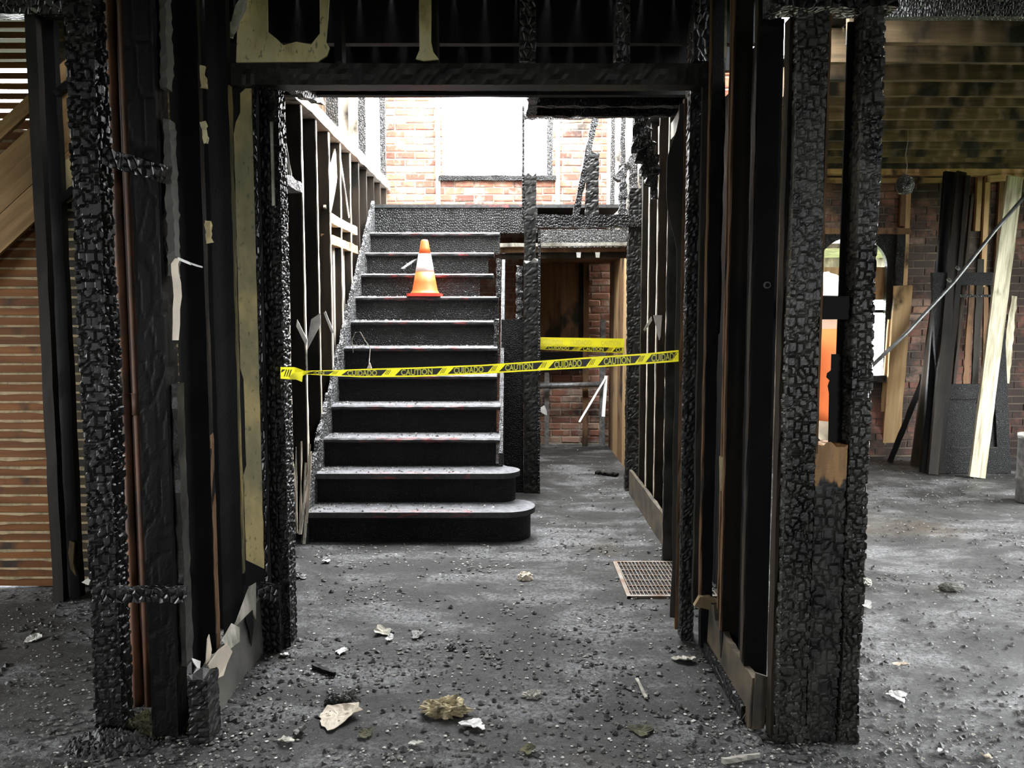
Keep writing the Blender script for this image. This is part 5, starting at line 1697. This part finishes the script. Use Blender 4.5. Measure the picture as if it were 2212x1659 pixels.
scrap_px('plaster_scrap', 650, 1248, 30, 12, 'char_grey', 'dark layered flake on the floor beside the left corner post', 'scrap', 0.03, 11)
scrap_px('plaster_scrap', 72, 1384, 32, 16, 'chip_pale', 'beige lump on the dark floor at the far left', 'scrap', 0.02, 12)
scrap_px('plaster_scrap', 1942, 1510, 34, 22, 'paper_white', 'pale wedge of plaster on the floor at the lower right', 'scrap', 0.02, 13)
scrap_px('plaster_scrap', 1870, 1310, 22, 20, 'paper_white', 'white plaster lump at the right side of the pillar', 'scrap', 0.03, 14)
scrap_px('plaster_scrap', 1945, 1440, 30, 14, 'paper', 'cream flake on the right floor above the pale wedge', 'scrap', 0.02, 15)
scrap_px('plaster_scrap', 2035, 1630, 24, 14, 'paper_white', 'white flake near the bottom edge at the right', 'scrap', 0.02, 16)
scrap_px('plaster_scrap', 2130, 1640, 28, 12, 'paper', 'long cream flake near the bottom right corner', 'scrap', 0.02, 17)
scrap_px('paper_scrap', 790, 1590, 36, 18, 'moss', 'brownish crumbled scrap right of the large tan scrap', 'scrap', 0.015, 18)
scrap_px('plaster_scrap', 1385, 1582, 50, 24, 'moss', 'yellowish ash patch at the right of the foreground', 'scrap', 0.01, 19)
scrap_px('plaster_scrap', 1140, 1625, 34, 18, 'moss', 'small yellowish lump at the bottom centre', 'scrap', 0.02, 20)
scrap_px('plaster_scrap', 900, 1610, 30, 14, 'chip_pale', 'flat pale flake near the bottom edge left of centre', 'scrap', 0.012, 21)
scrap_px('plaster_scrap', 615, 1418, 20, 10, 'paper_white', 'small white flake at the foot of the left baseboard', 'scrap', 0.015, 22)


def lump(name, px, py, r, mat, label, cat, sq=0.7, seed=0, asp=1.0, rough=0.35):
    x_, y_ = on_floor(px, py)
    vs_, fs_ = [], []
    n, m_ = 44, 26
    for j in range(m_):
        ph = math.pi * j / (m_ - 1)
        for i in range(n):
            th = 2 * math.pi * i / n
            d = V((math.sin(ph) * math.cos(th), math.sin(ph) * math.sin(th), math.cos(ph)))
            k_ = 1 + rough * noise.noise(d * 2.2 + V((seed, 0, 0))) + rough * 0.6 * noise.noise(d * 6 + V((0, seed, 0))) + rough * 0.5 * noise.noise(d * 15 + V((0, seed, 3)))
            vs_.append((x_ + d.x * r * k_ * asp, y_ + d.y * r * k_, max(0.0, r * sq * 0.55 + d.z * r * sq * k_)))
    for j in range(m_ - 1):
        for i in range(n):
            fs_.append((j * n + i, (j + 1) * n + i, (j + 1) * n + (i + 1) % n, j * n + (i + 1) % n))
    o_ = mk(name, vs_, fs_, M[mat], smooth=False)
    T(o_, label, cat)
    return o_


lump('insulation_tuft', 962, 1540, 0.055, 'wool', 'yellow-brown insulation tuft on the floor at the front centre', 'insulation', 0.6, 1, 1.35, 0.6)
lump('plaster_chunk', 1134, 1252, 0.034, 'paper', 'pinkish plaster chunk in the middle of the hall floor', 'rubble', 0.75, 2, 1.2)
lump('char_chunk', 720, 1520, 0.03, 'chip_dark', 'black cinder lump behind the large tan scrap', 'rubble', 0.8, 3)
lump('char_chunk', 752, 1516, 0.034, 'chip_grey', 'grey crumbled cinder right beside the black cinder lump', 'rubble', 0.7, 4, 1.1, 0.6)


def heap(name, px, py, rx, ry, h, n, mat, label, smax=0.014):
    x_, y_ = on_floor(px, py)
    b_ = MB()
    nn, mm = 28, 8
    vs_, fs_ = [V((x_, y_, h))], []
    for r_ in range(1, mm + 1):
        for i_ in range(nn):
            th_ = 2 * math.pi * i_ / nn
            k_ = r_ / mm
            wob = 1 + 0.25 * noise.noise(V((math.cos(th_) * 1.5, math.sin(th_) * 1.5, px)))
            zz = max(0.0, h * (1 - k_ ** 1.5) + 0.014 * noise.noise(V((math.cos(th_) * k_ * 6, math.sin(th_) * k_ * 6, px)))) if r_ < mm else 0.0
            vs_.append(V((x_ + rx * k_ * wob * math.cos(th_), y_ + ry * k_ * wob * math.sin(th_), zz)))
    for i_ in range(nn):
        fs_.append((0, 1 + i_, 1 + (i_ + 1) % nn))
    for r_ in range(mm - 1):
        for i_ in range(nn):
            a_, c_ = 1 + r_ * nn, 1 + (r_ + 1) * nn
            fs_.append((a_ + i_, c_ + i_, c_ + (i_ + 1) % nn, a_ + (i_ + 1) % nn))
    b_.add(vs_, fs_)
    for q_ in range(n):
        th_, k_ = random.uniform(0, 6.28), math.sqrt(random.random())
        px_, py_ = x_ + rx * k_ * math.cos(th_), y_ + ry * k_ * math.sin(th_)
        zz = h * (1 - k_ ** 1.5)
        s_ = 0.004 + smax * random.random() ** 2
        t0 = random.uniform(0, 6.28)
        vv = [(px_ + s_ * math.cos(t0 + u * 1.57) * random.uniform(0.6, 1), py_ + s_ * math.sin(t0 + u * 1.57) * random.uniform(0.6, 1), zz + random.uniform(-0.004, 0.004)) for u in range(4)]
        vv.append((px_, py_, zz + s_ * random.uniform(0.4, 1.2)))
        b_.add(vv, [(0, 1, 4), (1, 2, 4), (2, 3, 4), (3, 0, 4), (3, 2, 1, 0)])
    o_ = b_.build(name, M[mat])
    T(o_, label, 'rubble')
    return o_


heap('ash_heap', 335, 1570, 0.14, 0.09, 0.055, 500, 'moss', 'yellowish ash heap at the foot of the left posts')
heap('rubble_heap', 235, 1612, 0.15, 0.08, 0.05, 500, 'chip_dark', 'dark grey rubble heap at the lower left before the posts', 0.018)
lump('brick_chunk', 2055, 1275, 0.045, 'chip_grey', 'grey brick chunk on the floor of the right room', 'rubble', 0.6, 7, 1.4, 0.15)
lump('char_chunk', 628, 1325, 0.02, 'chip_dark', 'small black cinder beside the left corner post', 'rubble', 0.8, 8)
lump('char_chunk', 975, 1402, 0.018, 'chip_dark', 'small black cinder in the centre of the hall floor', 'rubble', 0.7, 9)
lump('plaster_chunk', 1870, 1262, 0.03, 'chip_pale', 'beige plaster lump right of the pillar on the floor', 'rubble', 0.7, 10)
lump('plaster_chunk', 1150, 1505, 0.025, 'chip_pale', 'pale crumbled lump right of the insulation tuft', 'rubble', 0.6, 11, 1.3, 0.6)
a, c = F(676, 1445), F(723, 1463)
o = MB().beam((a.x, a.y, 0.012), (c.x, c.y, 0.012), 0.018, 0.014, side=(0, 0, 1), segs=6, jit=0.002).build('charred_stick', M['black'])
T(o, 'short black charred stick on the floor at the left', 'stick')
a, c = F(1290, 1135), F(1345, 1028)
a, c = F(1288, 1024), F(1332, 1030)
o = MB().beam((a.x, a.y, 0.015), (c.x, c.y, 0.02), 0.05, 0.02, side=(0, 1, 0), segs=8, jit=0.008).build('charred_stick', M['black'])
T(o, 'black charred stick lying in the back passage', 'stick')
a, c = F(1375, 1470), F(1396, 1512)
o = MB().beam((a.x, a.y, 0.008), (c.x, c.y, 0.008), 0.012, 0.006, side=(1, 0, 0), segs=4, jit=0.002).build('pale_sliver', M['plaster'])
T(o, 'thin pale sliver lying in the right foreground', 'sliver')
a, c = F(1560, 1652), F(1640, 1640)
o = MB().beam((a.x, a.y, 0.012), (c.x, c.y, 0.014), 0.016, 0.012, side=(0, 0, 1), segs=6, jit=0.003).build('pale_sliver', M['chip_pale'])
T(o, 'grey stick at the bottom edge before the right pillar', 'stick')

# countless crumbs of char, ash and plaster
random.seed(5)


def crumbs(name, n, mat, smin, smax, label, flat=0.5, dens=None):
    vs_, fs_ = [], []
    cnt = 0
    while cnt < n:
        # draw in depth so that the near floor is as littered as it looks
        y_ = 2.2 + (random.random() ** 1.6) * 7.0
        x_ = random.uniform(-0.66, 0.66) * (y_ + 0.4)
        if y_ > 8.4 and (x_ > 1.1 or x_ < 0.2) or x_ < -1.36 and y_ > 4.35 or (-1.36 < x_ < 0.2 and y_ > 5.25) or (y_ > 4.9 and 0.98 < x_ < 1.2) or (1.1 < x_ < 1.65 and 4.7 < y_ < 5.25):
            continue
        d = 0.45 + 0.9 * noise.noise(V((x_ * 1.9, y_ * 1.9, 2.0)))
        # more litter along the feet of the walls and posts
        for (wx, wy0, wy1, wd) in ((-1.05, 2.6, 3.7, 0.22), (0.84, 2.6, 3.7, 0.18), (-1.3, 2.5, 3.0, 0.3), (1.05, 2.55, 2.8, 0.3)):
            if wy0 < y_ < wy1:
                d += 0.8 * math.exp(-((x_ - wx) / wd) ** 2)
        if y_ < 2.75:
            d += 0.25
        if random.random() > d:
            continue
        s = smin + (smax - smin) * random.random() ** 3
        th = random.uniform(0, 6.28)
        k_ = len(vs_)
        m_ = 5
        zb = 0.003
        hgt = s * random.uniform(flat * 0.4, flat)
        for i in range(m_):
            a_ = th + 2 * math.pi * i / m_
            r_ = s * random.uniform(0.5, 1.0)
            vs_.append((x_ + r_ * math.cos(a_), y_ + r_ * math.sin(a_), zb + random.uniform(0, hgt * 0.4)))
        vs_.append((x_ + random.uniform(-s, s) * 0.3, y_ + random.uniform(-s, s) * 0.3, zb + hgt))
        for i in range(m_):
            fs_.append((k_ + i, k_ + (i + 1) % m_, k_ + m_))
        fs_.append(tuple(k_ + i for i in reversed(range(m_))))
        cnt += 1
    o_ = mk(name, vs_, fs_, M[mat], loc=(0, 0, 0))
    o_['kind'] = 'stuff'
    o_['label'] = label
    o_['category'] = 'debris'
    return o_


crumbs('char_crumbs', 10500, 'chip_dark', 0.0025, 0.021, 'black char crumbs strewn over the whole floor', 0.8)
crumbs('ash_crumbs', 13000, 'chip_grey', 0.0025, 0.016, 'grey ash crumbs strewn over the whole floor', 0.6)
crumbs('plaster_crumbs', 9500, 'chip_pale', 0.0012, 0.010, 'pale plaster crumbs sprinkled over the whole floor', 0.5)
